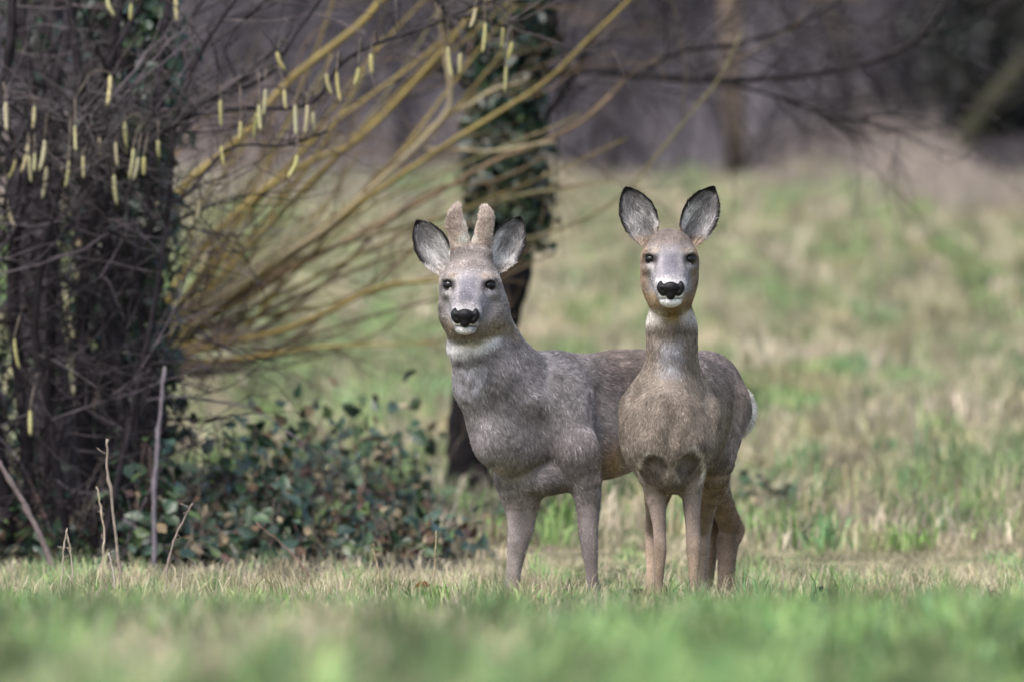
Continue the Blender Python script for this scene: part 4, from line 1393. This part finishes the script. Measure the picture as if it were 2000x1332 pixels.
# --- fallen leaves on the turf
for px, Yq, sz, lab, c in ((1246, 29.9, .035, 'curled dark brown leaf at the left of the doe\'s forefeet', [0.05, 0.035, 0.03]), (1228, 29.75, .022, 'small pinkish-grey leaf scrap beside the curled dark leaf', [0.36, 0.31, 0.32]),
                           (1858, 29.6, .045, 'large curled brown leaf lying alone in the turf', [0.09, 0.06, 0.045]), (1602, 30.3, .026, 'blackish folded leaf standing up out of the turf', [0.025, 0.03, 0.03]),
                           (1940, 29.4, .03, 'tan dead leaf with a long bent stalk', [0.2, 0.14, 0.09]), (826, 31.0, .028, 'rusty orange leaf upright in the grass left of the buck', [0.22, 0.09, 0.04]),
                           (1415, 33.5, .04, 'pale pinkish dead leaf in the dry strip behind the deer', [0.42, 0.34, 0.31])):
    b = np.array([(px - 1000) / F * Yq, Yq, 0.0])
    b[2] = ground_z(b[0], b[1])
    nu, nv = 9, 7
    uu, vv = np.meshgrid(np.linspace(0, 1, nu), np.linspace(-1, 1, nv), indexing='ij')
    wd = np.sin(np.pi * np.clip(uu, .02, .98)) ** .8 * .42
    curl = rb.uniform(.5, .9)
    v = np.stack([(uu - .5) * 1.5, -.3 * np.cos(uu * 3) * .4 + vv * wd * .5, vv ** 2 * wd * curl + .25 * (uu - .4) ** 2 + 0.02 * rb.normal(size=uu.shape)], -1).reshape(-1, 3)
    v = v * sz
    v[:, 2] += 0.02
    th = rb.uniform(0, 6.28)
    v[:, :2] = v[:, :2] @ np.array([[math.cos(th * .2), -math.sin(th * .2)], [math.sin(th * .2), math.cos(th * .2)]])
    v[:, 2] *= 1.6
    nrmv = np.array([0, 0, .0012])
    k = (np.arange(nu - 1)[:, None] * nv + np.arange(nv - 1)[None]).ravel()
    f = np.stack([k, k + 1, k + nv + 1, k + nv], -1)
    m = nu * nv
    mb = MB()
    mb.add(np.concatenate([v, v - nrmv]) + b, np.concatenate([f, f[:, ::-1] + m]), None, np.array(c))
    mb.tube(np.array([b + v[nv // 2] + np.array([.003, 0, 0]), b + v[nv // 2] + np.array([-sz * .3, 0, -.008]), b + np.array([-sz * 1.2, 0, -.004])]), .0012, 5, np.array(c) * .8)
    tag(mb.build('fallen_leaf', M_dead, None, b), lab, 'leaf', 'dead leaves on the turf')

# ------------------------------------------------------------------ the winter wood behind the meadow
rf = np.random.default_rng(111)
WOODC = np.array([[0.055, 0.05, 0.058], [0.04, 0.037, 0.045], [0.09, 0.085, 0.095], [0.022, 0.02, 0.023], [0.06, 0.05, 0.048]])
trunks = [(1455, 84.5, 24, 0.02, [0.14, 0.11, 0.085], 'pale tan trunk standing at the wood edge behind the doe'),
          (1240, 92, 20, -0.03, [0.06, 0.05, 0.055], 'slim dark trunk of the wood between the two deer'),
          (1640, 95, 22, 0.04, [0.055, 0.05, 0.05], 'dark trunk of the wood right of the tan one'),
          (720, 96, 24, -0.02, [0.07, 0.06, 0.065], 'grey trunk of the wood seen through the golden shoots'),
          (560, 99, 30, 0.02, [0.10, 0.095, 0.105], 'pale lilac-grey trunk of the wood behind the catkins'),
          (400, 97, 26, 0.0, [0.09, 0.085, 0.095], 'lilac-grey trunk of the wood right beside the thicket'),
          (1130, 101, 30, 0.03, [0.065, 0.06, 0.065], 'dark grey trunk of the wood right of the ivied tree'),
          (1950, 93, 34, 0.05, [0.04, 0.037, 0.036], 'blackish trunk of the wood behind the evergreen bush'),
          (1780, 98, 22, -0.04, [0.06, 0.052, 0.055], 'slim dark trunk left of the evergreen bush')]
for px, Yq, rpx, lean, c, lab in trunks:
    b = np.array([(px - 1000) / F * Yq, Yq, 0.0])
    b[2] = ground_z(b[0], b[1]) - .1
    t_ = thing('bare_tree', lab, 'tree', b, 'trees at the wood edge')
    hgt = 11.0
    u = np.linspace(0, 1, 16)
    p = b + np.stack([lean * hgt * u + .15 * np.sin(u * 5 + px), .1 * np.sin(u * 4), hgt * u], 1)
    mb = MB()
    mb.tube(p, taper(rpx, rpx * .35, 16) / F * Yq, 9, np.array(c))
    mb.build('trunk', M_bark, t_, b)
    mb = MB()
    for _ in range(34):
        i = rf.integers(1, 15)
        twig_from(mb, p[i], np.array([rf.normal(), rf.normal(), .5]), rf.uniform(1.0, 2.4), .03, rf, 2, np.array(c), 4)
    kind(mb.build('crown', M_bark, t_, b), 'stuff')
# leaning mossy bole at the right
b = W(1800, 360, 85)
b[2] = ground_z(b[0], b[1]) - .05
t_ = thing('leaning_tree', 'mossy greenish bole leaning right at the edge of the wood', 'tree', b)
mb = MB()
p = pxpath([(1800, 420), (1850, 320), (1920, 225), (2000, 130), (2090, 20), (2180, -120)], 85, 20, .01, rf)
mb.tube(p, taper(26, 18, 20) / F * 85, 10, np.array([0.05, 0.05, 0.032]))
mb.build('trunk', M_bark, t_, b)
mb = MB()
for _ in range(20):
    i = rf.integers(6, 19)
    twig_from(mb, p[i], np.array([rf.normal(), rf.normal(), .6]), rf.uniform(.5, 1.3), .012, rf, 2, np.array([0.06, 0.055, 0.045]), 4)
kind(mb.build('crown', M_bark, t_, b), 'stuff')
# evergreen bush at the far right
b = np.array([(1955 - 1000) / F * 88, 88.0, 0.0])
b[2] = ground_z(b[0], b[1])
t_ = thing('evergreen_bush', 'blackish-green evergreen bush at the right end of the wood edge', 'bush', b)
mb = MB()
for _ in range(8):
    twig_from(mb, b, np.array([rf.normal() * .5, rf.normal() * .4, 1]), 1.6, .03, rf, 1, np.array([.04, .035, .03]), 5)
mb.build('stems', M_bark, t_, b)
mb = MB()
n = 1800
u = rf.normal(size=(n, 3))
u /= np.linalg.norm(u, axis=1)[:, None]
pos = b + np.array([0, 0, .9]) + u * (rf.uniform(.2, 1, n) ** .5)[:, None] * np.array([.95, .7, 1.3]) * (1 + .2 * Noise(5, 10, 2, 5)(u))[:, None]
pos[:, 2] = np.maximum(pos[:, 2], b[2] + .02)
leaf_cloud(mb, pos, u + rf.normal(size=(n, 3)) * .6, rf.uniform(.08, .16, n), np.array([[.012, .022, .016], [.018, .03, .018], [.02, .026, .024]])[rf.integers(0, 3, n)], rf)
kind(mb.build('leaves', M_leaf, t_, b), 'stuff')
# undergrowth and countless stems up the wooded bank
mb = MB()
for _ in range(1300):
    Yq = rf.uniform(84, 128)
    px = rf.uniform(-350, 2350)
    b = np.array([(px - 1000) / F * Yq, Yq, 0.0])
    b[2] = ground_z(b[0], b[1]) - .05
    c = WOODC[rf.integers(0, 5)] * rf.uniform(.7, 1.35)
    hh = rf.uniform(.6, 3.2)
    d = np.array([rf.normal() * .45, rf.normal() * .3, 1])
    twig_from(mb, b, d, hh, rf.uniform(.008, .035), rf, 2 if Yq < 108 else 1, c, 3, segs=4)
kind(mb.build('wood_undergrowth', M_bark), 'stuff')
# pale tall dead grass along the wood edge
n = 14000
x, y = scatter(n, 74.0, 88.0, 2.0, rng)
pc = np.stack([x, y, 0 * x], 1)
hump = np.exp(-((x - (1830 - 1000) / F * 78) / .35) ** 2) * 1.4
h = rng.uniform(.12, .34, n) * np.clip(.55 + .5 * nz_patch(pc * np.array([2.5, .2, 0])) + hump, .1, 2)
dg = blades('tall_dry_grass', x, y, h, rng.uniform(.008, .016, n), np.array([0.36, 0.30, 0.26]) * rng.uniform(.7, 1.25, (n, 1)), rng.uniform(.1, .5, n), rng)
